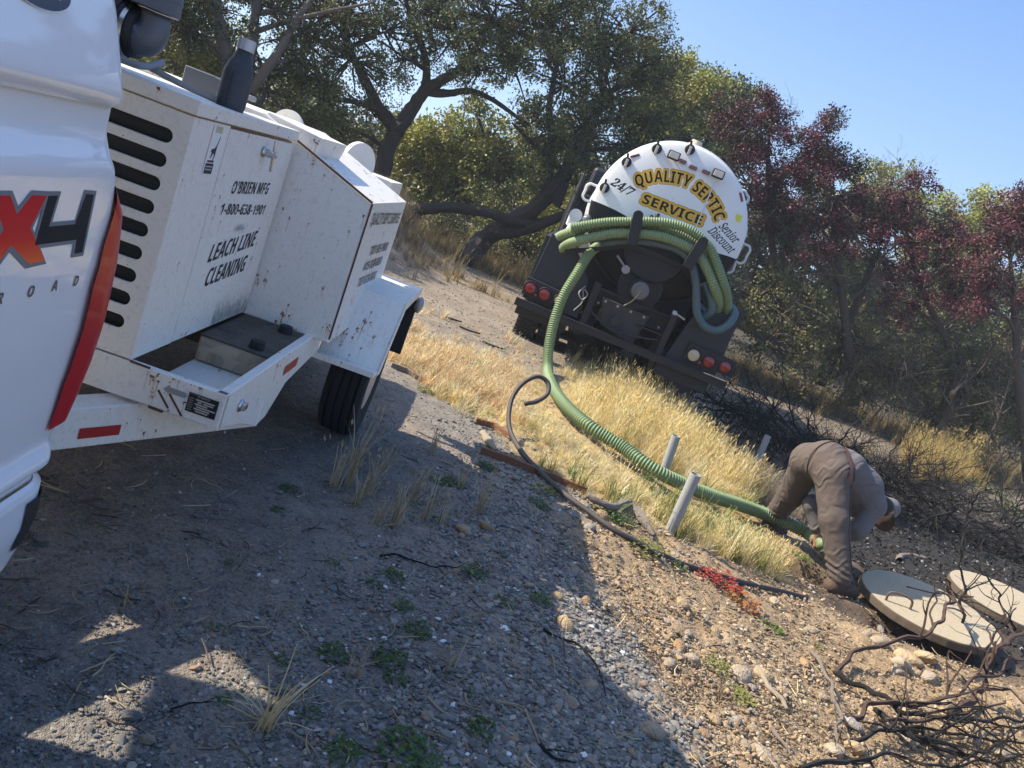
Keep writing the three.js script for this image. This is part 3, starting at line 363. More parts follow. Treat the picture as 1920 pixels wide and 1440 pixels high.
  mesh('jack_post', [cyl(0.035, 0.035, 0.5, 14).translate(-0.95, 0.42, 0.42), cyl(0.05, 0.05, 0.03, 14).translate(-0.95, 0.18, 0.42)], M.greyMetal, o);
  mesh('frame', [span(-1.7, -0.15, 0.40, 0.50, -3.2, -1.2), span(-1.5, -1.4, 0.40, 0.51, -0.6, 0.1)], M.dark, o);
  // sloped water tank
  const hp = [[0.068, 0.640], [0.066, 1.272], [-0.30, 1.402], [-0.46, 1.462], [-1.44, 1.462], [-1.60, 1.402], [-1.97, 1.272], [-1.97, 0.640]];
  const tk = mesh('water_tank', [ext(hp, 1.08, 0.006).translate(0, 0, -1.052)], M.trailerRusty, o);
  mesh('weld_seam', [rod(V(0.066, 1.274, -1.05), V(-0.30, 1.404, -1.05), 0.005, 5), rod(V(0.069, 0.66, -1.053), V(0.067, 1.27, -1.053), 0.004, 5)], M.rust, tk);
  const sideTex = canvas(1100, 660, (x, w, h) => { const S = 1000, Z = (z) => (-1.06 - z) * S, Y = (y) => (1.27 - y) * S; x.clearRect(0, 0, w, h); const line = (t, z0, y0, z1, y1, cap, st) => { x.save(); const dx = Z(z1) - Z(z0), dy = Y(y1) - Y(y0); x.translate(Z(z0), Y(y0)); x.transform(1, dy / dx, -0.05, 1, 0, 0); x.font = `bold ${cap * S / 0.73}px sans-serif`; x.scale(dx / x.measureText(t).width, 1); x.fillStyle = st; x.fillText(t, 0, 0); x.restore(); };
    line('QUALITY SEPTIC SERVICE', -1.15, 1.170, -2.05, 1.150, 0.060, '#6d5540'); line('707-585-9800', -1.40, 1.005, -1.95, 0.995, 0.048, '#4c4a48'); line('415-924-6800', -1.36, 0.925, -1.90, 0.915, 0.048, '#4c4a48'); line('707-573-9800', -1.34, 0.845, -1.86, 0.835, 0.048, '#6a6664');
    x.globalCompositeOperation = 'destination-out'; reseed(8); for (let i = 0; i < 260; i++) x.fillRect(R(0, w), R(0, h), R(2, 7), R(4, 20)); });
  mesh('lettering', plane(-1.06, -2.13, 0.645, 1.27, 0.0705), decal(sideTex, { roughness: 0.6 }), tk);
  mesh('roof_hatch', [ext([[-0.475, 1.440], [-0.225, 1.36], [-0.205, 1.448], [-0.455, 1.472]], 0.45, 0.004).translate(0, 0, -1.09)], M.trailer, tk);
  const hose = mesh('reel_disc', [cyl(0.075, 0.075, 0.02, 36).rotateX(Math.PI / 2).translate(-0.51, 1.435, -1.6)], M.trailer, o);
  const rd = mesh('reel_disc', [cyl(0.118, 0.118, 0.03, 40).rotateX(Math.PI / 2).rotateY(0.95).translate(-0.275, 1.368, -2.26)], phy(0.74, 0.70, 0.64, 0.5), o);
  mesh('rear_box', [span(-0.42, -0.062, 1.10, 1.338, -2.72, -2.30)], M.trailer, o);
  // mudguard of flat plates, wheel under it
  const gp0 = [[-1.20, 0.545], [-1.36, 0.520], [-1.60, 0.828], [-2.30, 0.828], [-2.52, 0.56], [-2.52, 0.545], [-2.285, 0.805], [-1.615, 0.805], [-1.372, 0.497], [-1.20, 0.520]];
  for (const s of [1, -1]) {
    const X0 = s > 0 ? 0.285 : -1.88;
    const fd = mesh('mudguard', ext(gp0.map(([z, y]) => [-z, y]), 0.30, 0.003).rotateY(Math.PI / 2).translate(X0, 0, 0), M.trailerRusty, o);
    mesh('guard_skirt', ext([[1.33, 0.505], [1.605, 0.835], [2.30, 0.835], [2.32, 0.79], [1.64, 0.79], [1.40, 0.50]], 0.006, 0.001).rotateY(Math.PI / 2).translate(s > 0 ? 0.292 : -2.186, 0, 0), M.trailer, fd);
    for (const Z of [-1.88]) { const w = mesh('wheel', tyre(0.35, 0.205, 0.20, 4).translate(s > 0 ? 0.135 : -2.03, 0.345, Z), M.rubber, o); mesh('rim', cyl(0.19, 0.19, 0.16, 24).rotateZ(Math.PI / 2).translate(s > 0 ? 0.145 : -2.04, 0.345, Z), M.galv, w); }
  }
  mesh('side_marker', [new THREE.SphereGeometry(0.05, 18, 12).scale(0.5, 1, 1.1).translate(0.30, 0.72, -2.36)], M.greyMetal, o);
  mesh('mud_flap', span(0.06, 0.29, 0.40, 0.76, -2.36, -2.34), M.black, o);
}

// ------------------------------------------------------------------ vacuum tank truck, seen from behind
const TRUCK = { pos: V(0.935, -0.12, -8.42), roll: RAD(-1.2) };
const tw = (x, y, z) => V(x, y, z).applyAxisAngle(V(0, 0, 1), TRUCK.roll).add(TRUCK.pos);
{
  const o = thing('tank_truck', 'septic tank truck with white lettered tank head and black rear, parked on the track', 'tank truck', TRUCK.pos); o.rotation.z = TRUCK.roll;
  const TX = -0.06, TY = 1.94, TR = 0.82;
  const headTex = canvas(2048, 2048, (x, w, h) => {
    const S = w / 1.70, X = (a) => (a - TX + 0.85) * S, Y = (b) => (TY + 0.85 - b) * S;
    x.fillStyle = '#efefec'; x.fillRect(0, 0, w, h); reseed(44);
    x.fillStyle = '#131417'; x.beginPath(); x.moveTo(0, Y(1.865)); x.quadraticCurveTo(X(-0.45), Y(1.88), X(-0.30), Y(1.78)); x.lineTo(X(0.35), Y(1.78)); x.quadraticCurveTo(X(0.5), Y(1.87), w, Y(1.865)); x.lineTo(w, h); x.lineTo(0, h); x.fill();
    for (let i = 0; i < 500; i++) { x.fillStyle = `rgba(110,105,95,${R(0.01, 0.05)})`; x.beginPath(); x.ellipse(R(0, w), R(0, h), R(2, 30), R(2, 14), 0, 0, 7); x.fill(); }
    const font = (c) => `bold ${c * S / 0.73}px sans-serif`;
    // arched QUALITY SEPTIC, black on a yellow outline
    const arc = (txt, pts, cap, sx) => { const c = new THREE.CatmullRomCurve3(pts.map(([a, b]) => V(a, b, 0))); const L = c.getLength(); x.font = font(cap); const ws = [...txt].map((q) => x.measureText(q).width * sx); const tot = ws.reduce((a, b) => a + b, 0), k = L * S / tot; const place = []; let s = 0; [...txt].forEach((q, i) => { const u = (s + ws[i] / 2) / tot; s += ws[i]; const p = c.getPointAt(u), t = c.getTangentAt(u); place.push([q, X(p.x), Y(p.y), Math.atan2(-t.y, t.x)]); });
      x.textAlign = 'center'; x.textBaseline = 'alphabetic'; x.lineJoin = 'round';
      for (const [st, lw] of [['#a87a24', 0.052], ['#e3b144', 0.044]]) for (const [q, a, b, r] of place) { x.save(); x.translate(a, b); x.rotate(r); x.scale(sx * k, 1); x.strokeStyle = st; x.lineWidth = lw * S; x.strokeText(q, 0, 0); x.restore(); }
      for (const [q, a, b, r] of place) { x.save(); x.translate(a, b); x.rotate(r); x.scale(sx * k, 1); x.fillStyle = '#15130f'; x.fillText(q, 0, 0); x.restore(); } };
    arc('QUALITY SEPTIC', [[-0.515, 2.155], [-0.43, 2.218], [-0.358, 2.265], [-0.27, 2.303], [-0.16, 2.333], [-0.05, 2.345], [0.04, 2.333], [0.13, 2.306], [0.20, 2.278], [0.265, 2.243], [0.32, 2.2], [0.385, 2.13]], 0.118, 0.62);
    arc('SERVICE', [[-0.405, 2.030], [-0.07, 2.036], [0.265, 2.046]], 0.095, 0.92);
    x.textAlign = 'left'; x.fillStyle = '#14161c'; x.save(); x.translate(X(-0.775), Y(2.085)); x.rotate(0.17); x.font = `italic 900 ${0.125 * S}px serif`; x.fillText('24/7', 0, 0, 0.28 * S); x.restore();
    x.font = `italic ${0.125 * S}px serif`; x.lineWidth = 5; x.strokeStyle = x.fillStyle = '#15151a'; for (const [t, a, b, r, m] of [['Senior', 0.430, 2.100, 0.40, 0.25], ['Discount', 0.345, 2.015, 0.38, 0.34]]) { x.save(); x.translate(X(a), Y(b)); x.rotate(r); x.transform(1, 0, -0.15, 1, 0, 0); x.fillText(t, 0, 0, m * S); x.strokeText(t, 0, 0, m * S); x.restore(); }
    x.font = `${0.03 * S}px sans-serif`; x.fillText('CAUTION', X(-0.08), Y(1.955)); x.fillStyle = '#333'; for (const [a, b] of [[-0.16, 2.16], [-0.12, 2.18], [-0.05, 2.17], [-0.14, 2.12]]) { x.beginPath(); x.ellipse(X(a), Y(b), 6, 3, 1, 0, 7); x.fill(); }
  });
  const hp = []; for (let i = 0; i <= 30; i++) { const r = i / 30; hp.push(new THREE.Vector2(Math.max(1e-4, r * TR), 0.13 * (Math.sqrt(Math.max(0, 1 - (r * 0.97) ** 2)) - Math.sqrt(1 - 0.97 ** 2)))); } hp.push(new THREE.Vector2(TR, -0.03));
  const hg = new THREE.LatheGeometry(hp.reverse(), 72).rotateX(Math.PI / 2).translate(TX, TY, -0.13); { const p = hg.attributes.position, uv = hg.attributes.uv; for (let i = 0; i < p.count; i++) uv.setXY(i, (p.getX(i) - TX + 0.85) / 1.7, (p.getY(i) - TY + 0.85) / 1.7); }
  const tank = mesh('tank', [cyl(TR, TR, 4.6, 64, true).rotateX(Math.PI / 2).translate(TX, TY, -2.44)], M.white, o);
  mesh('tank_head', hg, phy(0.82, 0.82, 0.82, 0.5, { map: headTex, specularIntensity: 0.5 }), tank);
  mesh('head_rim', new THREE.TorusGeometry(TR, 0.012, 8, 60, Math.PI + 0.16).rotateZ(-0.08).translate(TX, TY, -0.145), M.white, tank); mesh('head_rim', new THREE.TorusGeometry(TR, 0.012, 8, 60, Math.PI - 0.16).rotateZ(Math.PI + 0.08).translate(TX, TY, -0.145), M.truckBody, tank);
  const on = (x, y) => { const r = Math.min(1, Math.hypot(x - TX, y - TY) / TR); return -0.13 + 0.13 * (Math.sqrt(Math.max(0, 1 - (r * 0.97) ** 2)) - Math.sqrt(1 - 0.97 ** 2)); };
  for (const [x, y] of [[-0.81, 2.03], [-0.70, 2.35], [-0.465, 2.585], [-0.15, 2.70]]) { const z = on(x, y); const s = mesh('sight_glass', [disc(x, y, z + 0.035, 0.052, 0.05, 22, 0.01), rod(V(x - 0.01, y + 0.05, z + 0.02), V(x - 0.02, y + 0.085, z + 0.03), 0.012)], M.black, tank); mesh('glass_strap', span(x - 0.014, x + 0.014, y - 0.055, y + 0.03, z + 0.034, z + 0.044), std(0.55, 0.5, 0.42, 0.5), s); }
  for (const [x, y, a] of [[-0.285, 2.575, 0], [0.205, 2.572, 0]]) { const z = on(x, y); const l = mesh('work_lamp', [rb(0.125, 0.085, 0.06, 0.01).translate(x, y, z + 0.09), rod(V(x, y, z), V(x, y, z + 0.08), 0.015)], M.black, tank); mesh('lens', rb(0.098, 0.062, 0.012, 0.005).translate(x, y, z + 0.122), phy(0.55, 0.5, 0.38, 0.1, { clearcoat: 1 }), l); }
  for (const [x, y] of [[-0.175, 2.563], [-0.05, 2.545], [0.09, 2.552]]) { const z = on(x, y); mesh('marker_lamp', [rb(0.085, 0.038, 0.03, 0.008).translate(x, y, z + 0.015)], phy(0.12, 0.02, 0.02, 0.3, { clearcoat: 1 }), tank); }
  for (const [x, y, r] of [[-0.645, 2.44, 0.62], [0.535, 2.462, -0.9]]) mesh('reflector', rb(0.095, 0.024, 0.01, 0.003).rotateZ(r).translate(x, y, on(x, y) + 0.006), std(0.16, 0.02, 0.03, 0.35), tank);
  mesh('gauge_tube', rod(V(0.212, 2.51, on(0.2, 2.5) + 0.02), V(0.226, 1.72, on(0.2, 1.8) + 0.02), 0.006), std(0.6, 0.6, 0.58, 0.4), tank);
  mesh('sticker', rb(0.062, 0.072, 0.003, 0.001).rotateZ(0.05).translate(0.592, 2.255, on(0.59, 2.25) + 0.004), std(0.62, 0.60, 0.06, 0.6), tank);
  const mw = mesh('manway', [disc(-0.06, 1.63, on(0, 1.6) + 0.09, 0.33, 0.12, 40, 0.02)], M.truckFrame, tank); for (const [x, y] of [[-0.27, 1.90], [-0.21, 1.94], [0.12, 1.93], [0.16, 1.89]]) mesh('clamp_bolt', [rod(V(x, y - 0.03, 0.05), V(x + 0.012, y + 0.05, 0.05), 0.022), cyl(0.03, 0.03, 0.035, 6).translate(x, y - 0.02, 0.05)], M.dark, mw);
  const loop = (cx, cy, z, w, h, rot) => { const pts = [[-w, -h], [w, -h], [w, h], [-w, h]], P = []; pts.forEach(([a, b], i) => { const [c, d] = pts[(i + 1) % 4], L = Math.hypot(c - a, d - b), k = 0.03 / L; for (const t of [k, 0.5, 1 - k]) { const X = lerp(a, c, t), Y = lerp(b, d, t); P.push(V(cx + X * Math.cos(rot) - Y * Math.sin(rot), cy + X * Math.sin(rot) + Y * Math.cos(rot), z)); } }); return new THREE.TubeGeometry(new THREE.CatmullRomCurve3(P, true, 'centripetal'), 48, 0.014, 8, true); };
  for (const [x, y, z, w, h, r] of [[-0.915, 1.945, -0.5, 0.075, 0.09, 0], [0.63, 2.51, -0.6, 0.06, 0.07, 0.9], [0.80, 2.18, -0.7, 0.05, 0.085, 0.3], [0.80, 1.945, -0.25, 0.075, 0.10, -0.05], [0.80, 1.78, -0.5, 0.05, 0.07, 0.1]]) mesh('grab_handle', loop(x, y, z, w, h, r), std(0.55, 0.55, 0.55, 0.4), tank);
  mesh('vent_valve', [cyl(0.085, 0.10, 0.10, 18).translate(-0.045, 2.80, -0.75), cyl(0.06, 0.07, 0.05, 18).translate(-0.045, 2.87, -0.75)], std(0.50, 0.43, 0.33, 0.7), tank); mesh('vent_spout', cyl(0.012, 0.03, 0.09, 10).translate(0.17, 2.75, -0.7), std(0.50, 0.45, 0.38, 0.7), tank);
  // outlet under the tank
  const out = mesh('outlet_pipe', [cylZ(0.20, 0.10, -0.065, 1.225, -0.05, 30, 0.24), cylZ(0.115, 0.14, -0.065, 1.20, 0.06, 26)], M.truckFrame, o); mesh('outlet_cap', [disc(-0.065, 1.198, 0.165, 0.095, 0.05, 26, 0.015), cylZ(0.05, 0.03, -0.065, 1.198, 0.17, 16)], std(0.14, 0.14, 0.14, 0.5, { metalness: 0.3 }), out);
  mesh('tie_cord', taper([V(-0.065, 1.20, 0.19), V(-0.10, 1.08, 0.19), V(-0.16, 0.985, 0.10)], [0.006, 0.006, 0.006], 6), std(0.35, 0.30, 0.22, 0.9), o);
  mesh('tank_saddle', [ext([[-0.62, 0.9], [0.52, 0.9], [0.62, 1.35], [-0.72, 1.35]], 0.05, 0.005).translate(0, 0, -0.42), span(-0.75, 0.65, 1.15, 1.35, -4.4, -0.6)], M.truckFrame, o);
  // hose trays at both sides with lamp panels
  const pl = ext([[-1.185, 0.66], [-0.55, 0.665], [-0.59, 1.08], [-0.80, 1.305], [-1.137, 1.40]], 0.05, 0.005), pr = ext([[0.46, 0.60], [1.05, 0.66], [1.045, 0.92], [1.005, 1.42], [0.80, 1.28], [0.575, 1.17]], 0.05, 0.005);
  mesh('hose_tray', [pl, span(-1.19, -1.14, 0.70, 1.36, -4.4, -0.05), span(-1.14, -0.80, 1.20, 1.24, -4.4, -0.05)], M.truckBody, o); mesh('hose_tray', [pr, span(1.00, 1.05, 0.70, 1.40, -4.4, -0.05), span(0.70, 1.0, 1.20, 1.24, -4.4, -0.05)], M.truckBody, o);
  for (const [poly, lamps] of [[[[-1.21, 0.70], [-0.74, 0.70], [-0.74, 0.868], [-1.205, 0.893]], [[-1.136, 0.785, 0.068, 'r'], [-1.055, 0.735, 0.028, 'r'], [-0.968, 0.778, 0.068, 'r'], [-0.802, 0.775, 0.06, 'a']]], [[[0.645, 0.70], [1.205, 0.71], [1.20, 0.885], [0.65, 0.893]], [[0.741, 0.778, 0.07, 'a'], [0.828, 0.725, 0.030, 'r'], [0.918, 0.775, 0.068, 'r'], [1.099, 0.787, 0.07, 'r']]]]) {
    const p = mesh('lamp_panel', ext(poly, 0.04, 0.005).translate(0, 0, 0.045), M.truckFrame, o);
    for (const [x, y, r, k] of lamps) { const l = mesh('tail_lamp', disc(x, y, 0.062, r, 0.03, 26, 0.02), k === 'r' ? M.truckRed : M.amber, p); mesh('lamp_ring', new THREE.TorusGeometry(r * 1.04, 0.009, 8, 28).translate(x, y, 0.05), M.black, l); }
  }
  mesh('rear_bumper', [span(-1.235, 1.18, 0.565, 0.635, -0.02, 0.10, 0.006), span(-1.235, 1.18, 0.635, 0.65, 0.07, 0.10, 0.004)], M.truckFrame, o);
  mesh('bumper_plate', [span(0.42, 1.02, 0.44, 0.56, -0.05, 0.03, 0.006)], M.truckFrame, o);
  mesh('bumper_plate', [span(-1.2, -0.62, 0.47, 0.56, -0.08, -0.02, 0.006)], M.truckFrame, o);
  for (const x of [-0.482, 0.388]) mesh('post', [span(x - 0.036, x + 0.036, 0.60, 1.10, -0.04, 0.04, 0.006)], M.truckFrame, o);
  mesh('cross_beam', [span(-0.44, 0.36, 0.86, 1.04, -0.16, -0.10), span(-0.44, 0.36, 1.045, 1.065, -0.02, 0.02), span(0.05, 0.36, 0.835, 0.855, -0.02, 0.02)], M.truckFrame, o);
  mesh('hitch_plate', [ext([[-0.38, 0.98], [0.16, 0.98], [0.10, 0.62], [-0.30, 0.70]], 0.05, 0.006).translate(0, 0, -0.02), cylZ(0.05, 0.06, -0.17, 0.80, 0.02)], std(0.05, 0.045, 0.043, 0.85, { bumpMap: scaled(noiseTex, 10), bumpScale: 0.004 }), o);
  for (const [pts, r] of [[[[-0.60, 1.02, 0.0], [-0.64, 0.93, 0.05], [-0.58, 0.88, 0.06], [-0.55, 0.95, 0.04], [-0.60, 0.99, 0.03]], 0.007], [[[-0.62, 1.0, 0.0], [-0.57, 0.86, 0.05], [-0.62, 0.74, 0.06]], 0.006]]) mesh('cable', taper(pts.map((p) => V(...p)), Array(pts.length).fill(r), 6, 6), std(0.30, 0.29, 0.27, 0.6), o);
  mesh('clamp', [rb(0.05, 0.05, 0.05, 0.01).translate(0.375, 1.115, 0.02), rod(V(0.36, 1.12, 0.03), V(0.50, 1.09, 0.04), 0.012)], M.galv, o);
  for (const [x, y] of [[-0.34, 0.95], [-0.20, 0.95], [-0.05, 0.95], [0.10, 0.95], [-0.40, 0.90], [0.30, 0.90]]) mesh('bolt', cyl(0.016, 0.016, 0.02, 6).rotateX(Math.PI / 2).translate(x, y, x < -0.35 || x > 0.2 ? -0.09 : -0.012), M.greyMetal, o);
  mesh('valve_handle', [rod(V(-0.30, 1.36, 0.02), V(-0.42, 1.44, 0.05), 0.012), cylZ(0.045, 0.05, -0.28, 1.34, 0.02, 14)], M.greyMetal, o);
  mesh('brake_line', taper([V(-0.45, 0.80, 0.02), V(-0.2, 0.70, 0.05), V(0.05, 0.72, 0.05), V(0.33, 0.78, 0.02)], [0.012, 0.012, 0.012, 0.012], 7, 5), M.dark, o);
  mesh('chassis', [span(-0.45, -0.35, 0.62, 0.86, -7.2, -0.2), span(0.33, 0.43, 0.62, 0.86, -7.2, -0.2), cyl(0.09, 0.09, 1.9, 14).rotateZ(Math.PI / 2).translate(-0.02, 0.5, -1.36), new THREE.SphereGeometry(0.24, 18, 14).translate(-0.02, 0.5, -1.36)], M.truckFrame, o);
  const wt = tyre(0.5, 0.27, 0.29, 4, 56); const tread = []; for (let k = 0; k < 52; k++) for (const s of [-0.1, -0.033, 0.033, 0.1]) { const a = k / 52 * 2 * Math.PI + (Math.abs(s) > 0.05 ? 0.06 : 0); tread.push(rb(0.052, 0.014, 0.045, 0.003).translate(s, 0.503, 0).rotateX(a)); }
  const tg = merge([wt, ...tread]);
  for (const x of [-1.035, -0.735, 0.695, 0.995]) for (const z of [-1.36, -2.6]) { const w = mesh('wheel', tg, M.rubber, o); w.position.set(x, 0.49, z); mesh('rim', cyl(0.28, 0.28, 0.22, 24).rotateZ(Math.PI / 2), M.galv, w); }
  for (const x of [-1.05, 1.0]) { const w = mesh('wheel', wt, M.rubber, o); w.position.set(x, 0.49, -6.9); }
  for (const [x0, x1] of [[0.66, 1.08]]) mesh('mud_flap', span(x0, x1, 0.10, 0.50, -0.80, -0.785), std(0.06, 0.055, 0.05, 0.8), o);
  // hooks that carry the coil
  for (const [x0, y0, x1, y1] of [[-0.400, 1.935, -0.345, 1.66], [0.300, 1.935, 0.262, 1.66]]) { const a = Math.atan2(x1 - x0, y0 - y1), L = Math.hypot(x1 - x0, y1 - y0); const s = []; for (let i = 0; i <= 12; i++) { const t = i / 12 * Math.PI; s.push([0.052 * Math.cos(t), 0.052 * Math.sin(t)]); } s.push([-0.056, -L - 0.02], [0.056, -L - 0.02]); mesh('hose_hook', [ext(s, 0.016, 0.003).rotateZ(a).translate(x0, y0 - 0.05, 0.30), span(x1 - 0.05, x1 + 0.05, y1 - 0.06, y1 - 0.03, -0.05, 0.29)], M.truckFrame, o); }
  mesh('hose_shelf', [ext([[-0.95, 1.30], [-0.35, 1.60], [0.26, 1.62], [0.75, 1.28], [0.72, 1.24], [0.24, 1.57], [-0.35, 1.55], [-0.93, 1.25]], 0.10, 0.003).translate(0, 0, 0.08)], M.truckFrame, o);
  // gauges at the left of the tank
  mesh('pump_gauge', [cyl(0.05, 0.05, 0.12, 16).rotateX(0.4).translate(-1.0, 1.60, -0.4), cylZ(0.07, 0.04, -0.98, 1.66, -0.3), cyl(0.035, 0.05, 0.08, 14).translate(-0.98, 1.52, -0.35)], std(0.62, 0.63, 0.64, 0.3), o); mesh('sight_dome', [new THREE.SphereGeometry(0.055, 20, 14).translate(-0.85, 1.66, -0.12)], phy(0.12, 0.12, 0.12, 0.05, { clearcoat: 1 }), o);
  // cab
  const cab = mesh('cab', [span(-1.15, 1.05, 0.75, 2.10, -7.6, -5.6, 0.06), span(-1.0, 0.9, 2.08, 2.6, -7.3, -5.7, 0.08), span(-1.16, -1.0, 1.3, 2.2, -5.55, -5.45, 0.02)], M.truckBody, o);
  mesh('mirror', [span(-1.52, -1.32, 1.75, 2.2, -7.05, -6.98, 0.02), rod(V(-1.15, 2.25, -7.0), V(-1.45, 2.2, -7.0), 0.015), rod(V(-1.15, 1.7, -7.0), V(-1.45, 1.75, -7.0), 0.015)], M.black, cab);
  mesh('stack', [rod(V(-1.1, 0.8, -5.2), V(-1.1, 2.35, -5.2), 0.05, 12), rod(V(-1.16, 1.2, -4.6), V(-1.16, 2.05, -4.6), 0.014), rod(V(-1.16, 2.05, -4.6), V(-1.16, 2.05, -5.4), 0.014)], M.dark, cab);
}
const HOSE = {};
// hoses
{
  const o = thing('coiled_suction_hose', 'green ribbed hose looped over the two hooks behind the tank truck', 'hose', TRUCK.pos); o.rotation.z = TRUCK.roll;
  const A = [[-1.10, 1.25], [-1.06, 1.38], [-0.95, 1.49], [-0.80, 1.60], [-0.62, 1.71], [-0.44, 1.782], [-0.26, 1.84], [-0.09, 1.872], [0.10, 1.875], [0.25, 1.85], [0.38, 1.80], [0.50, 1.71], [0.64, 1.58], [0.76, 1.47], [0.83, 1.36], [0.86, 1.24]];
  let z; const off = (d, Z0) => A.map(([x, y], i) => { z = Z0 - (i < 2 ? 0.17 * (2 - i) : 0) - (i > 12 ? 0.12 * (i - 12) : 0); const p = A[Math.max(0, i - 1)], q = A[Math.min(A.length - 1, i + 1)], l = Math.hypot(q[0] - p[0], q[1] - p[1]); return V(x - (q[1] - p[1]) / l * d + (d < -0.05 ? 0.03 : 0), y + (q[0] - p[0]) / l * d, z); });
  mesh('loop', ringed(off(0.0, 0.13), 0.053, 0.026, 0.010, 12), M.hosePale, o); mesh('loop', ringed(off(-0.085, 0.215), 0.053, 0.026, 0.010, 12), M.hosePale, o); mesh('loop', ringed(off(0.045, 0.225).slice(2).map((p, i) => p.add(V(0, -0.03 * Math.sin(i * 0.7), 0))), 0.049, 0.026, 0.010, 12), M.hoseGreen, o); 
}
{
  const o = thing('drain_hose', 'smooth blue-green hose hanging in a bow at the right of the tank truck', 'hose', TRUCK.pos); o.rotation.z = TRUCK.roll;
  mesh('hose', taper([V(-0.62, 1.50, 0.07), V(-0.35, 1.64, 0.12), V(0.0, 1.72, 0.14), V(0.20, 1.71, 0.16), V(0.33, 1.62, 0.17), V(0.43, 1.48, 0.17), V(0.50, 1.33, 0.17), V(0.58, 1.19, 0.17), V(0.70, 1.11, 0.17), V(0.82, 1.115, 0.17), V(0.905, 1.20, 0.15), V(0.95, 1.33, 0.05), V(0.95, 1.38, -0.2)], Array(13).fill(0.043), 14, 6), M.hoseBlue, o);
  mesh('hose_end', taper([V(0.52, 1.52, 0.10), V(0.66, 1.37, 0.11), V(0.70, 1.27, 0.11), V(0.66, 1.19, 0.08)], Array(4).fill(0.045), 14, 6), M.hoseBlue, o);
}
{
  const g = (x, y, h = 0.10) => gp(x, y, h);
  const pts = HOSE.pts = [at(1128, 458, -8.6), at(1106, 474, -8.36), at(1081, 514, -8.2), at(1059, 550, -8.14), at(1044, 587, -8.08), at(1034, 623, -8.0), at(1028, 660, -7.9), at(1027, 690, -7.72), g(1032, 716, 0.1), g(1046, 742), g(1072, 772), g(1105, 799), g(1140, 822), g(1170, 840), g(1205, 866), g(1240, 888), g(1280, 907), g(1330, 928), g(1380, 944), g(1430, 962, 0.09), g(1475, 980, 0.12), g(1515, 1000, 0.13), at(1543, 1022, -5.83), at(1556, 1046, -5.9)];
  const o = tag(mesh('suction_hose', ringed(pts, 0.054, 0.024, 0.011, 16), M.hoseGreen), 'long green ribbed hose running from the tank truck through dry grass to the bending person', 'hose');
}

// ------------------------------------------------------------------ bending person
// surface nets over a smooth union of tapered capsules
function surfaceNet(field, lo, hi, cell) {
  const nx = Math.ceil((hi.x - lo.x) / cell) + 1, ny = Math.ceil((hi.y - lo.y) / cell) + 1, nz = Math.ceil((hi.z - lo.z) / cell) + 1, f = new Float32Array(nx * ny * nz);
  for (let k = 0, q = 0; k < nz; k++) for (let j = 0; j < ny; j++) for (let i = 0; i < nx; i++, q++) f[q] = field(lo.x + i * cell, lo.y + j * cell, lo.z + k * cell);
  const id = new Int32Array(nx * ny * nz).fill(-1), pos = [], idx = [], at3 = (i, j, k) => (k * ny + j) * nx + i;
  for (let k = 0; k < nz - 1; k++) for (let j = 0; j < ny - 1; j++) for (let i = 0; i < nx - 1; i++) {
    let sx = 0, sy = 0, sz = 0, n = 0; const v = []; for (let c = 0; c < 8; c++) v.push(f[at3(i + (c & 1), j + ((c >> 1) & 1), k + (c >> 2))]);
    for (let a = 0; a < 8; a++) for (const b of [1, 2, 4]) { const e = a | b; if (e === a) continue; if ((v[a] < 0) !== (v[e] < 0)) { const t = v[a] / (v[a] - v[e]); sx += (a & 1) + (b === 1 ? t : 0); sy += ((a >> 1) & 1) + (b === 2 ? t : 0); sz += (a >> 2) + (b === 4 ? t : 0); n++; } }
    if (n) { id[at3(i, j, k)] = pos.length / 3; pos.push(lo.x + (i + sx / n) * cell, lo.y + (j + sy / n) * cell, lo.z + (k + sz / n) * cell); }
  }
  for (let k = 1; k < nz - 1; k++) for (let j = 1; j < ny - 1; j++) for (let i = 1; i < nx - 1; i++) {
    const a = f[at3(i, j, k)] < 0;
    const quad = (p, q, r, s, flip) => { if (p < 0 || q < 0 || r < 0 || s < 0) return; flip ? idx.push(p, q, r, p, r, s) : idx.push(p, r, q, p, s, r); };
    if (a !== f[at3(i + 1, j, k)] < 0) quad(id[at3(i, j - 1, k - 1)], id[at3(i, j, k - 1)], id[at3(i, j, k)], id[at3(i, j - 1, k)], a);
    if (a !== f[at3(i, j + 1, k)] < 0) quad(id[at3(i - 1, j, k - 1)], id[at3(i - 1, j, k)], id[at3(i, j, k)], id[at3(i, j, k - 1)], a);
    if (a !== f[at3(i, j, k + 1)] < 0) quad(id[at3(i - 1, j - 1, k)], id[at3(i, j - 1, k)], id[at3(i, j, k)], id[at3(i - 1, j, k)], a);
  }
  const g = new THREE.BufferGeometry(); g.setAttribute('position', new THREE.Float32BufferAttribute(pos, 3)); g.setIndex(idx); g.computeVertexNormals();
  const uv = new Float32Array(pos.length / 3 * 2); for (let i = 0; i < uv.length / 2; i++) { uv[2 * i] = pos[3 * i] * 0.8 + pos[3 * i + 2]; uv[2 * i + 1] = pos[3 * i + 1]; } g.setAttribute('uv', new THREE.BufferAttribute(uv, 2)); return g;
}
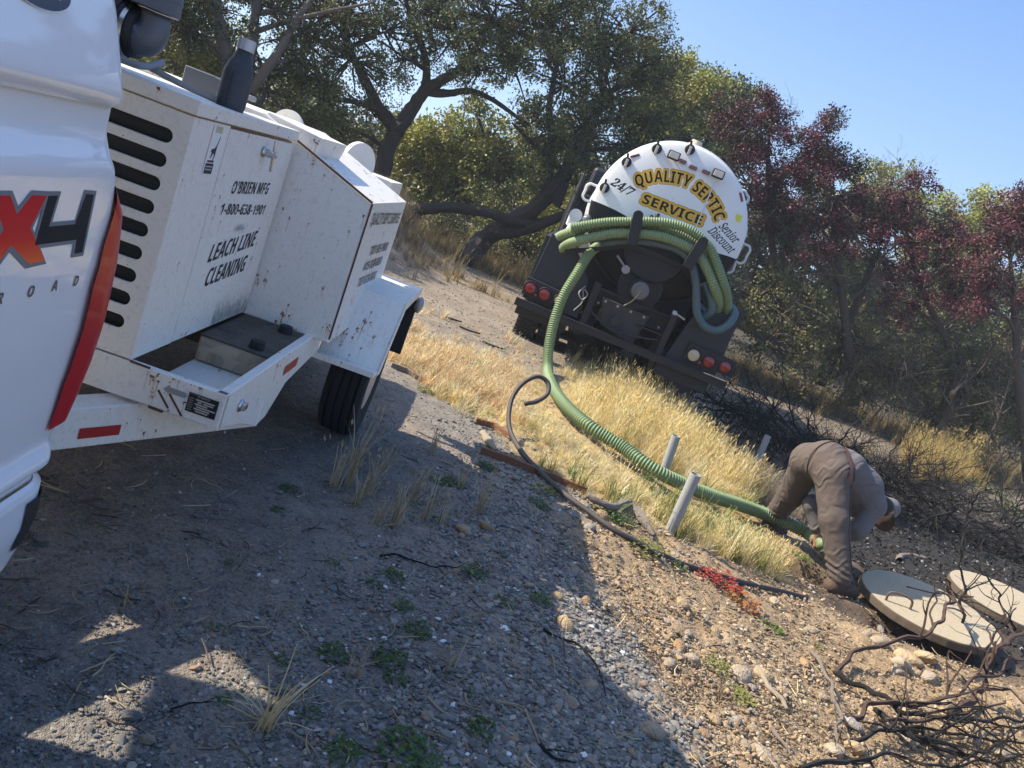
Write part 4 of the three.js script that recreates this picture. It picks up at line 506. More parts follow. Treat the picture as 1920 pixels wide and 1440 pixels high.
function bones(list, k) { // list of [a, b, ra, rb]; smooth minimum of width k
  const B = list.map(([a, b, ra, rb]) => ({ a, d: b.clone().sub(a), l2: Math.max(1e-9, b.distanceToSquared(a)), ra, rb }));
  return (x, y, z) => { let m = 1e3; for (const { a, d, l2, ra, rb } of B) { const px = x - a.x, py = y - a.y, pz = z - a.z, t = clamp((px * d.x + py * d.y + pz * d.z) / l2, 0, 1), e = Math.hypot(px - d.x * t, py - d.y * t, pz - d.z * t) - (ra + (rb - ra) * t); const h = clamp(0.5 + 0.5 * (m - e) / k, 0, 1); m = lerp(m, e, h) - k * h * (1 - h); } return m; };
}
function netOf(list, k, cell, extra) { const lo = V(1e3, 1e3, 1e3), hi = V(-1e3, -1e3, -1e3); for (const [a, b, ra, rb] of list) for (const [p, r] of [[a, ra], [b, rb]]) { lo.min(p.clone().subScalar(r + 0.06)); hi.max(p.clone().addScalar(r + 0.06)); } const f = bones(list, k); return surfaceNet(extra ? (x, y, z) => extra(f(x, y, z), x, y, z) : f, lo, hi, cell); }
{
  const K = 1.165, W = (x, y, z) => V(x * K, 1.5 + (y - 1.5) * K, z * K), base = W(2.25, -0.03, -4.95);
  const o = thing('person', 'person in brown trousers and grey shirt bending over the green hose', 'person', base);
  const J = (x, y, z) => W(x, y, z).sub(base);
  const hipR = J(2.10, 0.615, -4.90), hipL = J(2.005, 0.60, -5.10), kneeR = J(2.175, 0.37, -4.77), ankR = J(2.325, 0.075, -4.66), kneeL = J(2.055, 0.325, -5.25), ankL = J(2.065, 0.075, -5.40);
  const pel = J(2.065, 0.655, -4.99), waist = J(2.20, 0.655, -5.01), chest = J(2.36, 0.575, -5.06), upper = J(2.455, 0.485, -5.085), neck = J(2.535, 0.445, -5.11), head = J(2.605, 0.475, -5.135);
  const shR = J(2.465, 0.50, -4.985), elR = J(2.405, 0.335, -4.90), haR = J(2.315, 0.185, -4.965), shL = J(2.40, 0.47, -5.185), elL = J(2.155, 0.335, -5.115), haL = J(2.245, 0.165, -5.04);
  const toe = V(0.92, -0.06, -0.38), tR = ankR.clone().addScaledVector(toe, 0.17).add(V(0, -0.085, 0)), tL = ankL.clone().addScaledVector(toe, 0.15).add(V(0, -0.085, 0)), hR = ankR.clone().add(V(-0.035, -0.085, 0.01)), hL = ankL.clone().add(V(-0.035, -0.085, 0.01));
  const body = [[hipR, kneeR, 0.085, 0.06], [kneeR, ankR, 0.058, 0.042], [ankR, hR, 0.042, 0.034], [hR, tR, 0.034, 0.03], [hipL, kneeL, 0.085, 0.06], [kneeL, ankL, 0.058, 0.042], [ankL, hL, 0.042, 0.034], [hL, tL, 0.034, 0.03], [hipR, pel, 0.10, 0.12], [hipL, pel, 0.10, 0.12], [pel, waist, 0.12, 0.105], [waist, chest, 0.105, 0.125], [chest, upper, 0.125, 0.11], [upper, neck, 0.09, 0.055], [neck, head, 0.055, 0.075], [upper, shR, 0.08, 0.05], [upper, shL, 0.08, 0.05], [shR, elR, 0.05, 0.038], [elR, haR, 0.038, 0.027], [shL, elL, 0.05, 0.038], [elL, haL, 0.038, 0.027]];
  mesh('body', netOf(body, 0.03, 0.014), M.skin, o);
  const wr = (a, b, x, y, z) => 0.010 * (Math.sin(a * 46 + 5 * vn(x * 9, y * 9, 3)) * vn(x * 6 + z * 6, y * 6, 8)) * b;
  // trousers: loose legs with folds, bunched over the boots
  const cuffR = ankR.clone().add(V(-0.01, 0.0, 0)), cuffL = ankL.clone();
  const tro = [[hipR, kneeR, 0.135, 0.103], [kneeR, cuffR, 0.103, 0.084], [hipL, kneeL, 0.130, 0.100], [kneeL, cuffL, 0.100, 0.080], [hipR, pel, 0.140, 0.150], [hipL, pel, 0.138, 0.150], [pel, waist.clone().lerp(pel, 0.45), 0.150, 0.135]];
  const nBelt = waist.clone().sub(pel).normalize(), cutT = waist.clone().lerp(pel, 0.42);
  const seam = pel.clone();
  mesh('trousers', netOf(tro, 0.035, 0.0115, (d, x, y, z) => { const h = (x - cutT.x) * nBelt.x + (y - cutT.y) * nBelt.y + (z - cutT.z) * nBelt.z; const hh = y < hipR.y - 0.04 ? -1 : h; const a = 0.7 * x + y * 0.55 - z * 0.5; let e = d + 0.002 * Math.sin(a * 22 + 3 * vn(x * 5, y * 4 + z * 4, 2)) * vn(x * 5, y * 4 + z * 3, 9) - 0.007 * Math.pow(Math.max(0, 1 - Math.abs(((x - z * 0.4) * 0.9 + y * 1.15 - 0.05) * 3.1 - Math.round(((x - z * 0.4) * 0.9 + y * 1.15 - 0.05) * 3.1)) * 4.5), 2) * vn(x * 4 + 3, z * 5 + y * 3, 12) + 0.008 * Math.exp(-(((y - cuffR.y - 0.04) / 0.06) ** 2)) * Math.sin(y * 150 + 3 * vn(x * 12, z * 12, 1)); const c = (x - pel.x) * 0.42 + (z - pel.z) * 0.9; e += 0.014 * Math.exp(-((c / 0.012) ** 2)) * sm(0.12, 0.0, Math.abs(y - pel.y - 0.02)) * sm(0.09, -0.02, h + 0.0); return Math.max(e, hh); }), M.trousers, o);
  const bp = []; { const u = V(0, 1, 0).sub(nBelt.clone().multiplyScalar(nBelt.y)).normalize(), w = nBelt.clone().cross(u); for (let i = 0; i <= 28; i++) { const a = i / 28 * 2 * Math.PI; bp.push([a, u, w]); } }
  { const f = bones(tro, 0.035), pos = [], idx = []; bp.forEach(([a, u, w], i) => { const d = u.clone().multiplyScalar(Math.cos(a)).addScaledVector(w, Math.sin(a)); for (let k = 0; k < 2; k++) { const c = cutT.clone().addScaledVector(nBelt, k ? -0.002 : -0.040); let r = 0.08; for (; r < 0.26; r += 0.003) { const p = c.clone().addScaledVector(d, r); if (f(p.x, p.y, p.z) > 0.006) break; } const p = c.addScaledVector(d, r + 0.003); pos.push(p.x, p.y, p.z); } if (i) idx.push(2 * i - 2, 2 * i - 1, 2 * i, 2 * i, 2 * i - 1, 2 * i + 1); }); const g = new THREE.BufferGeometry(); g.setAttribute('position', new THREE.Float32BufferAttribute(pos, 3)); g.setIndex(idx); g.computeVertexNormals(); mesh('belt', g, new THREE.MeshStandardMaterial({ color: M.belt.color, roughness: 0.6, side: THREE.DoubleSide }), o); }
  { // seams and pocket edges lie on the cloth
    const f = bones(tro, 0.035), fw = V(0.92, 0, -0.38).normalize(), rt = V(0.38, 0, 0.92).normalize(), up = V(0, 1, 0);
    const out = (c, d) => { d = d.clone().normalize(); let r = 0.02; for (; r < 0.4; r += 0.002) { const p = c.clone().addScaledVector(d, r); if (f(p.x, p.y, p.z) > 0.002) return p; } return c.clone().addScaledVector(d, r); };
    const sm0 = std(0.045, 0.032, 0.026, 0.95), line = (pts, r) => mesh('seam', taper(pts, Array(pts.length).fill(r), 6, 2), sm0, o);
    const seat = []; for (let a = -0.25; a < 2.3; a += 0.15) seat.push(out(pel.clone().addScaledVector(fw, 0.02), up.clone().multiplyScalar(Math.cos(a)).addScaledVector(fw, -Math.sin(a)))); line(seat, 0.0035);
    const side = []; for (let t = 0; t <= 1.001; t += 0.1) side.push(out(hipR.clone().lerp(kneeR, t), rt.clone().addScaledVector(fw, 0.35))); for (let t = 0.12; t <= 0.95; t += 0.12) side.push(out(kneeR.clone().lerp(ankR, t), rt.clone().addScaledVector(fw, 0.35))); line(side, 0.0028);
    const pk = []; for (let a = 0; a <= 1.001; a += 0.2) pk.push(out(pel.clone().addScaledVector(rt, 0.05), rt.clone().multiplyScalar(0.55 + 0.35 * a).addScaledVector(up, 0.85 - 0.45 * a).addScaledVector(fw, 0.15))); line(pk, 0.004);
    const pk2 = []; for (let a = 0; a <= 1.001; a += 0.25) pk2.push(out(pel.clone().addScaledVector(rt, 0.05), rt.clone().multiplyScalar(0.9).addScaledVector(up, 0.38 - 0.5 * a).addScaledVector(fw, 0.32))); line(pk2, 0.005);
  }
  const sh = [[waist.clone().lerp(pel, 0.6), waist, 0.135, 0.138], [waist, chest, 0.138, 0.152], [chest, upper, 0.152, 0.130], [upper, neck.clone().lerp(upper, 0.45), 0.125, 0.075], [upper, shR, 0.11, 0.082], [upper, shL, 0.11, 0.08], [shR, elR, 0.080, 0.062], [elR, haR.clone().lerp(elR, 0.25), 0.062, 0.048], [shL, elL, 0.078, 0.062], [elL, haL.clone().lerp(elL, 0.25), 0.062, 0.048]];
  mesh('shirt', netOf(sh, 0.05, 0.0115, (d, x, y, z) => d + 0.005 * Math.sin((x + z * 0.7) * 36 + 6 * vn(x * 5, y * 5, 5)) * vn(x * 7, z * 7 + y * 4, 6) + 0.006 * (vn(x * 9, y * 9 + z * 5, 4) - 0.5)), M.shirt, o);
  for (const [h, t, a] of [[hR, tR, ankR], [hL, tL, ankL]]) mesh('boot', netOf([[a.clone().add(V(0, 0.0, 0)), h, 0.060, 0.056], [h.clone().add(V(0, 0.005, 0)), t, 0.054, 0.048]], 0.03, 0.010, (d, x, y, z) => Math.max(d, h.y - 0.045 - y)), M.boot, o);
  // head turned down, cap with its peak towards the ground
  const crown = V(0.80, 0.22, -0.35).normalize(), face = V(0.35, -0.92, 0.05).normalize(), side = crown.clone().cross(face).normalize();
  const hp = (c, f, s) => head.clone().addScaledVector(crown, c).addScaledVector(face, f).addScaledVector(side, s);
  mesh('head', netOf([[hp(-0.02, 0.01, 0), hp(0.03, 0.0, 0), 0.088, 0.084], [hp(-0.07, 0.045, 0), hp(-0.08, 0.065, 0), 0.058, 0.045], [hp(-0.02, 0.09, 0), hp(-0.045, 0.108, 0), 0.012, 0.017], [hp(-0.01, 0, 0.088), hp(-0.04, 0, 0.088), 0.018, 0.014], [hp(-0.01, 0, -0.088), hp(-0.04, 0, -0.088), 0.018, 0.014]], 0.015, 0.0055), M.skin, o);
  mesh('hair', netOf([[hp(-0.04, -0.03, 0.03), hp(-0.04, -0.03, -0.03), 0.078, 0.078]], 0.02, 0.008), M.hair, o);
  const cap = mesh('cap', netOf([[hp(0.02, 0.0, 0), hp(0.055, -0.005, 0), 0.100, 0.082]], 0.02, 0.006, (d, x, y, z) => Math.max(d, 0.004 - ((x - head.x) * crown.x + (y - head.y) * crown.y + (z - head.z) * crown.z) + 0.0)), M.capGrey, o);
  { const pos = [], idx = []; const N = 16; for (let s = 0; s < 2; s++) for (let j = 0; j <= 4; j++) for (let i = 0; i <= N; i++) { const a = lerp(-1.25, 1.25, i / N), r = 0.092 + 0.085 * (j / 4) * Math.pow(Math.max(0, Math.cos(a)), 0.7); const p = hp(0.022 - s * 0.005 - 0.03 * (j / 4) ** 2 * 0.8 - 0.010 * Math.sin(a) ** 2, r * Math.cos(a), r * Math.sin(a)); pos.push(p.x, p.y, p.z); if (i && j) { const q = s * 5 * (N + 1) + (j - 1) * (N + 1) + i - 1, b = q + N + 1; idx.push(q, q + 1, b, q + 1, b + 1, b); } } const g = new THREE.BufferGeometry(); g.setAttribute('position', new THREE.Float32BufferAttribute(pos, 3)); g.setIndex(idx); g.computeVertexNormals(); mesh('peak', g, new THREE.MeshStandardMaterial({ color: M.capBrown.color, roughness: 0.9, side: THREE.DoubleSide }), cap); }
  // gloveless hands closed round the hose end
  const hand = (h, el, wrapUp) => { const d = h.clone().sub(el).normalize(), n = wrapUp.clone().sub(d.clone().multiplyScalar(wrapUp.dot(d))).normalize(), s = d.clone().cross(n), L = []; const P = (a, b, c) => h.clone().addScaledVector(d, a).addScaledVector(n, b).addScaledVector(s, c); for (const c of [-0.026, 0, 0.026]) L.push([P(0.0, 0, c * 0.6), P(0.075, 0, c), 0.017, 0.014]); const F = [[-0.034, 0.075, 0.030, 0.024], [-0.012, 0.082, 0.036, 0.028], [0.011, 0.080, 0.034, 0.026], [0.033, 0.072, 0.026, 0.020]]; for (const [c, b, l1, l2] of F) { const a1 = P(b, 0, c), a2 = P(b + l1 * 0.75, l1 * 0.66, c), a3 = P(b + l1 * 0.75 - l2 * 0.2, l1 * 0.66 + l2, c); L.push([a1, a2, 0.0095, 0.009], [a2, a3, 0.009, 0.008]); } L.push([P(0.02, 0.005, -0.03), P(0.045, 0.035, -0.045), 0.013, 0.011], [P(0.045, 0.035, -0.045), P(0.07, 0.055, -0.035), 0.011, 0.009]); return netOf(L, 0.008, 0.004); };
  for (const [h, e] of [[haR, elR], [haL, elL]]) mesh('hand', hand(h, e, V(0.25, -0.2, -0.9)), M.skin, o);
}
// ------------------------------------------------------------------ concrete lids, pipes, boards
function lid(px, py, r, th, label, tiltX, tiltZ, h) {
  const p = gp(px, py, h), o = thing('concrete_lid', label, 'concrete lid', p, 0, undefined); o.rotation.set(tiltX, 0.3, tiltZ);
  const N = 90, pts = []; reseed(Math.round(px)); const ph = rnd() * 9; for (let i = 0; i < N; i++) { const a = i / N * 2 * Math.PI, q = r * (1 + 0.012 * (vn(Math.cos(a) * 5 + ph, Math.sin(a) * 5) - 0.5) + 0.018 * (vn(Math.cos(a) * 22 + ph, Math.sin(a) * 22) - 0.5)); pts.push([q * Math.cos(a), q * Math.sin(a)]); }
  const s = new THREE.Shape(pts.map((q) => new THREE.Vector2(...q))), g = boxUV(new THREE.ExtrudeGeometry(s, { depth: th - 0.016, bevelEnabled: true, bevelSize: 0.010, bevelOffset: -0.010, bevelThickness: 0.008, bevelSegments: 2 }).translate(0, 0, -th + 0.008).rotateX(-Math.PI / 2));
  mesh('slab', g, [M.concrete, M.dirtyEdge], o); return o;
}
{
  const l1 = lid(1742, 1136, 0.485, 0.062, 'round concrete lid with a bent iron handle lying next to the bending person', RAD(1), RAD(4.5), 0.13);
  const hp = [V(-0.40, -0.01, 0.02), V(-0.40, 0.055, 0.02), V(-0.375, 0.075, 0.03), V(-0.30, 0.078, 0.07), V(-0.262, 0.062, 0.095), V(-0.255, 0.0, 0.10), V(-0.255, -0.02, 0.10)]; mesh('handle', taper(hp, Array(7).fill(0.0085), 10, 5), std(0.12, 0.085, 0.065, 0.8, { metalness: 0.3 }), l1);
  mesh('handle', taper([V(0.17, -0.01, -0.16), V(0.18, 0.05, -0.155), V(0.24, 0.055, -0.12), V(0.27, 0.03, -0.10), V(0.27, -0.01, -0.10)], Array(5).fill(0.007), 9, 4), M.brownWood, l1);
  lid(1893, 1128, 0.50, 0.062, 'second round concrete lid partly cut off by the picture edge behind dark branches', RAD(1), RAD(3), 0.11);
  const ring = tag(mesh('tank_riser', [new THREE.TorusGeometry(0.62, 0.035, 8, 60, 2.6).rotateX(-Math.PI / 2).rotateY(0.2).scale(1, 1.6, 1)], M.greyWood), 'curved earthy rim of the buried tank behind the handled concrete lid', 'tank rim'); ring.position.copy(gp(1770, 1085, 0.0)).add(V(0.1, 0.0, 0.25));
}
for (const [bx, by, tx, ty, l] of [[1253, 1003, 1305, 889, 'grey plastic pipe stub nearest the gravel, standing in front of the green hose'], [1239, 900, 1268, 817, 'grey plastic pipe stub standing right behind the green hose'], [1412, 882, 1440, 817, 'pale plastic pipe stub standing in dead grass behind the bending person']]) {
  const b = gp(bx, by, -0.02), t = at(tx, ty, b.z), d = t.clone().sub(b), L = d.length(); const r = 0.036;
  const prof = [[r - 0.006, -0.12], [r - 0.006, L - 0.002], [r - 0.004, L], [r - 0.001, L], [r, L - 0.002], [r, -0.12]].reverse().map(([a, c]) => new THREE.Vector2(a, c));
  const m = tag(mesh('pipe_stub', new THREE.LatheGeometry(prof, 28), M.pvc.clone(), scene), l, 'pipe', 'plastic pipe stubs in the grass'); m.material.side = THREE.DoubleSide; m.position.copy(b); m.quaternion.setFromUnitVectors(V(0, 1, 0), d.normalize());
}
{
  const q = (l, h = 0.02) => l.map(([x, y, z]) => z === undefined ? gp(x, y, h) : at(x, y, z));
  tag(mesh('rubber_hose', taper(q([[1240, 1042], [1200, 1020], [1152, 994], [1105, 960], [1062, 929], [1012, 884], [985, 856]], 0.035).concat([at(968, 832, -4.95), at(956, 805, -5.1), at(954, 775, -5.25), at(963, 741, -5.38), at(984, 716, -5.45), at(1010, 706, -5.5), at(1027, 717, -5.5), at(1027, 737, -5.45), at(1008, 752, -5.38), at(985, 757, -5.3)]), Array(17).fill(0.0165), 10, 6), M.blackHose), 'thin dark hose curling into a loop beside the dry grass', 'hose');
  tag(mesh('irrigation_pipe', taper(q([[1236, 1038], [1275, 1056], [1330, 1074], [1400, 1094], [1470, 1110], [1512, 1122]], 0.015), Array(6).fill(0.017), 10, 5), M.blackHose), 'straight black pipe lying at the grass edge below the bending person', 'pipe');
  const plank = (name, label, mat, pts, w, t) => { const P = q(pts, 0.015), o = []; for (let i = 0; i + 1 < P.length; i++) { const d = P[i + 1].clone().sub(P[i]), L = d.length(); const g = rb(L + 0.01, w, t, 0.004, 0, 0, 0, 2); const p = g.attributes.position; for (let k = 0; k < p.count; k++) { p.setY(k, p.getY(k) + 0.012 * (vn(p.getX(k) * 7 + i * 9, 2) - 0.5) * 2); } g.applyQuaternion(new THREE.Quaternion().setFromUnitVectors(V(1, 0, 0), d.normalize())).translate((P[i].x + P[i + 1].x) / 2, (P[i].y + P[i + 1].y) / 2, (P[i].z + P[i + 1].z) / 2); g.computeVertexNormals(); o.push(g); } return tag(mesh(name, o, mat), label, 'board'); };
  plank('edging_board', 'rusty brown edging board running along the grass under the thin dark hose', M.board, [[903, 846], [960, 868], [1030, 893], [1096, 925]], 0.06, 0.025);
  plank('edging_board', 'weathered brown board end left of the thin dark hose loop', M.board, [[893, 789], [925, 800], [956, 818]], 0.05, 0.03);
  plank('edging_board', 'dark board lying behind the trailer wheel at the grass edge', M.greyWood, [[735, 684], [762, 695], [792, 712]], 0.04, 0.03);
  tag(mesh('driftwood', taper([...q([[1100, 928], [1120, 940], [1148, 950], [1166, 948]], 0.05), at(1176, 946, -4.75), ...q([[1200, 970], [1226, 1004]], 0.02)], [0.018, 0.02, 0.022, 0.03, 0.045, 0.035, 0.012], 9, 4, 0.4), M.greyWood), 'bent grey piece of driftwood at the foot of the nearest pipe stub', 'driftwood');
  tag(mesh('wood_chip', taper(q([[905, 812], [916, 828], [930, 845]], 0.02), [0.02, 0.03, 0.015], 7, 3, 0.5), M.paleTwig), 'pale split piece of wood left of the thin dark hose', 'wood piece');
}

// ------------------------------------------------------------------ stones, gravel, grass, weeds
function stoneGeo(s, detail = 0) { reseed(s); const g = new THREE.IcosahedronGeometry(1, detail), p = g.attributes.position, sx = R(0.8, 1.3), sy = R(0.5, 0.8), sz = R(0.75, 1.15); for (let i = 0; i < p.count; i++) { const v = V(p.getX(i), p.getY(i), p.getZ(i)), k = detail ? 0.8 + 0.4 * vn(v.x * 1.8 + s * 3, v.y * 1.8 + v.z * 2.1, s) : 0.75 + 0.5 * hash2(Math.round(v.x * 50), Math.round(v.y * 50 + v.z * 131), s); p.setXYZ(i, v.x * sx * k, v.y * sy * k, v.z * sz * k); } const q = detail > 1 ? mergeVertices(g.deleteAttribute('normal').deleteAttribute('uv')) : g; q.computeVertexNormals(); return q; }
const mtx = new THREE.Matrix4(), qt = new THREE.Quaternion(), eu = new THREE.Euler(), vs = new THREE.Vector3(), vp = new THREE.Vector3(), colr = new THREE.Color();
function scatter(name, label, category, geos, mat, items, parent = scene, group) { // items: [x,y,z, scale or [sx,sy,sz], rx,ry,rz, r,g,b]
  const per = geos.map(() => []); items.forEach((it, i) => per[i % geos.length].push(it)); const out = [];
  geos.forEach((g, k) => { if (!per[k].length) return; const m = new THREE.InstancedMesh(g, mat, per[k].length); per[k].forEach((it, i) => { const s = it[3]; Array.isArray(s) ? vs.set(...s) : vs.setScalar(s); mtx.compose(vp.set(it[0], it[1], it[2]), qt.setFromEuler(eu.set(it[4], it[5], it[6])), vs); m.setMatrixAt(i, mtx); m.setColorAt(i, colr.setRGB(it[7], it[8], it[9])); }); m.castShadow = m.receiveShadow = true; m.name = parent === scene ? numbered(name) : name; parent.add(m); if (parent === scene) tag(m, label, category, group, 'stuff'); else m.userData.kind = 'stuff'; out.push(m); });
  return out;
}
const stones = [0, 1, 2, 3].map((i) => stoneGeo(11 + i)), clods = [0, 1, 2].map((i) => stoneGeo(51 + i, 1));
{ // gravel: denser near the camera; only what lies in and near the frame
  reseed(101); const grey = [], tan = [];
  const cand = (n, z0, z1, f) => { for (let i = 0; i < n; i++) { const z = -Math.exp(R(Math.log(z0), Math.log(z1))), x = R(-0.95, 1.25) * (-z) * 0.82 - 0.15; f(x, z); } };
  cand(270000, 1.15, 7.2, (x, z) => {
    const t = zoneTan(x, z), g = zoneGrass(x, z), c = zoneCharShade(x, z); if (g > 0.5 && rnd() < 0.9) return;
    const clump = fbm(x * 1.7, z * 1.7, 3, 33), d = -z;
    const u = rnd();
    if (t < 0.5 + 0.4 * (rnd() - 0.5)) {
      const heavy = sm(-0.55, 0.25, x + 0.5 * (clump - 0.5)) ; if (rnd() > 0.16 + 0.75 * heavy * (0.4 + clump) || c > 0.5) return;
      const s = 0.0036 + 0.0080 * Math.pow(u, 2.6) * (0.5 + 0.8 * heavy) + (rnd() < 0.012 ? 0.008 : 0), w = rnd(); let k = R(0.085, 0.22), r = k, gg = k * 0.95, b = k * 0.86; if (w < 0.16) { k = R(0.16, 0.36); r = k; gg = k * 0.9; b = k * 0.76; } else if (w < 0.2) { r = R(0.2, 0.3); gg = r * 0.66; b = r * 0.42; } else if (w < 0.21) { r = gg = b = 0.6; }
      grey.push([x, gh(x, z) + s * R(-0.1, 0.5), z, [s * R(0.8, 1.3), s * R(0.7, 1.1), s * R(0.8, 1.3)], R(-0.5, 0.5), R(0, 6.3), R(-0.5, 0.5), r, gg, b]);
    } else {
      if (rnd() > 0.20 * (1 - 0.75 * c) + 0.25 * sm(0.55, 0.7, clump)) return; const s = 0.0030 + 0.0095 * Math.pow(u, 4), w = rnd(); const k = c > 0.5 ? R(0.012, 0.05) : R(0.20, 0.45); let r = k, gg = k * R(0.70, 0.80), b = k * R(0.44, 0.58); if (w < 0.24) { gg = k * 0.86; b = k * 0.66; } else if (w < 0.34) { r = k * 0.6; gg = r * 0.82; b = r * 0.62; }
      tan.push([x, gh(x, z) + s * R(-0.2, 0.7) + 0.01, z, [s * R(0.8, 1.4), s * R(0.7, 1.2), s * R(0.8, 1.4)], R(-0.8, 0.8), R(0, 6.3), R(-0.8, 0.8), r, gg, b]);
    }
  });
  // road stones and ash flecks farther off
  for (let i = 0; i < 26000; i++) { const z = R(-6.5, -15), x = R(-3.4, 7.5); const c = zoneCharShade(x, z); if (zoneGrass(x, z) > 0.4 && c < 0.4) continue; if (z < -6 && c < 0.4 && rnd() < 0.35) continue; const s = c > 0.4 ? R(0.008, 0.02) : 0.004 + 0.013 * Math.pow(rnd(), 3), k = c > 0.4 ? (rnd() < 0.05 ? R(0.15, 0.3) : R(0.010, 0.035)) : R(0.14, 0.32); tan.push([x, gh(x, z) + s * 0.2, z, s, R(-1, 1), R(0, 6.3), R(-1, 1), k, k * 0.86, k * 0.70]); }
  for (let i = 0; i < 9000; i++) { const z = R(-4.8, -9.5), x = R(2.4, 7); const c = zoneCharShade(x, z); if (c < 0.4) continue; const s = R(0.006, 0.018), k = rnd() < 0.10 ? R(0.10, 0.26) : R(0.008, 0.03); tan.push([x, gh(x, z) + s * 0.3, z, [s * 1.6, s * 0.5, s], R(-1, 1), R(0, 6.3), R(-1, 1), k, k * 0.92, k * 0.84]); }
  for (let i = 0; i < 46000; i++) { const z = -Math.exp(R(Math.log(1.6), Math.log(6.2))), x = R(0.0, 1.25) * -z * 0.82; if (rnd() > zoneTan(x, z) || zoneGrass(x, z) > 0.5 || zoneCharShade(x, z) > 0.35 || rnd() < 0.75 * sm(0.56, 0.42, fbm(x * 2.3, z * 2.3, 3, 37))) continue; const s = 0.0025 + 0.011 * Math.pow(rnd(), 3.2), v = R(0.45, 1.0), m = zoneMud(x, z), c = [lerp(0.38, 0.09, m) * v, lerp(0.265, 0.062, m) * v, lerp(0.15, 0.04, m) * v]; tan.push([x, gh(x, z) + 0.004 + R(-0.006, 0.014), z, [s * R(0.8, 1.5), s * R(0.6, 1.0), s * R(0.8, 1.5)], R(-1, 1), R(0, 6.3), R(-1, 1), ...c]); }
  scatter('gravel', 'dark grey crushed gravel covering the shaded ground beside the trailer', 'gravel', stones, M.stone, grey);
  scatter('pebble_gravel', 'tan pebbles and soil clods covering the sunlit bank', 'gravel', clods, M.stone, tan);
}
{ // larger stones, children of the ground
  reseed(202); const SG = [0, 1, 2, 3, 4].map((i) => { const g = stoneGeo(81 + i * 7, 3); const p = g.attributes.position, c = []; const uv = []; for (let k = 0; k < p.count; k++) { const n = 0.72 + 0.5 * fbm(p.getX(k) * 2.5 + i * 9, p.getY(k) * 2.5 + p.getZ(k) * 3, 3, i); c.push(n, n * 0.98, n * 0.95); uv.push(p.getX(k) * 0.2, p.getZ(k) * 0.2 + p.getY(k) * 0.2); } g.setAttribute('color', new THREE.Float32BufferAttribute(c, 3)); g.setAttribute('uv', new THREE.Float32BufferAttribute(uv, 2)); return g; });
  const cols = [[0.40, 0.29, 0.17], [0.36, 0.29, 0.21], [0.34, 0.22, 0.12], [0.30, 0.27, 0.24], [0.17, 0.17, 0.17], [0.36, 0.30, 0.22]].map(([r, g, b]) => { const m = M.rock.clone(); m.color.setRGB(r, g, b); return m; });
  const put = (px, py, size, ci, sq = 1) => { const p = gp(px, py, 0), d = p.distanceTo(EYE), r = size / 1476 * d / 2; const m = mesh('stone', SG[Math.floor(rnd() * 5)], cols[ci], ground); m.position.copy(p).add(V(0, r * 0.25, 0)); m.scale.set(r * R(0.9, 1.15), r * R(0.8, 1.05) * sq, r * R(0.85, 1.1)); m.rotation.set(R(-0.5, 0.5), R(0, 6.3), R(-0.5, 0.5)); };
  for (const [x, y, s, c, q] of [[868, 997, 30, 0], [912, 992, 30, 2], [910, 1012, 18, 1], [938, 893, 16, 1], [965, 900, 18, 5], [1105, 992, 26, 3], [1073, 1063, 14, 0], [990, 1005, 18, 3], [990, 1102, 22, 1], [1043, 1122, 24, 0], [1058, 1175, 34, 0], [1098, 1130, 18, 2], [1220, 1376, 44, 1], [975, 1407, 14, 5], [1127, 1398, 16, 1], [1107, 1290, 26, 1], [1272, 1218, 30, 2], [1255, 1248, 28, 1], [1272, 1233, 22, 3], [1228, 1218, 18, 2], [1280, 1136, 26, 0], [1296, 1240, 26, 1], [1384, 1270, 40, 1], [1322, 1160, 16, 1], [1336, 1352, 30, 0], [1318, 1378, 24, 2], [1376, 1356, 22, 3], [1410, 1370, 20, 0], [1397, 1402, 22, 1], [1700, 1240, 38, 0], [1732, 1237, 34, 0], [1688, 1252, 34, 5], [1682, 1262, 22, 5], [1740, 1275, 30, 5], [1506, 1246, 24, 2], [1430, 1270, 34, 0], [1648, 1208, 30, 1], [1594, 1360, 34, 3], [1560, 1412, 36, 5], [1600, 1408, 34, 0], [1640, 1340, 30, 0], [1430, 1420, 34, 1], [1815, 1390, 30, 5], [1830, 1425, 24, 0], [1775, 1325, 26, 1], [752, 1002, 8, 1], [1127, 970, 22, 2], [640, 985, 12, 3], [735, 985, 14, 2], [422, 1020, 12, 5], [480, 1034, 12, 5], [270, 1036, 16, 4], [268, 1103, 10, 5], [245, 1345, 26, 4], [275, 1390, 22, 5], [108, 1380, 10, 5], [820, 1268, 12, 4], [800, 1345, 24, 1], [785, 1390, 20, 4], [835, 1395, 16, 4], [855, 1375, 14, 3], [900, 1255, 18, 4], [920, 1253, 18, 3], [960, 1200, 12, 5], [912, 1008, 14, 0], [866, 1006, 14, 0], [980, 1135, 12, 1], [1000, 1060, 12, 5], [945, 1065, 12, 5], [1060, 1005, 12, 1], [1085, 1010, 12, 5], [1160, 1250, 14, 1], [1070, 1315, 18, 5], [1045, 1332, 10, 5], [1185, 1415, 16, 0], [1340, 1190, 22, 0], [1290, 1190, 18, 1], [1450, 1130, 20, 1], [1480, 1160, 18, 0], [1520, 1185, 20, 1], [1466, 1300, 26, 0], [1540, 1310, 22, 1], [1700, 1390, 26, 1], [1900, 1330, 20, 0], [1880, 1420, 30, 1], [1760, 1410, 28, 0], [1345, 1290, 18, 0]]) put(x, y, s, c, q);
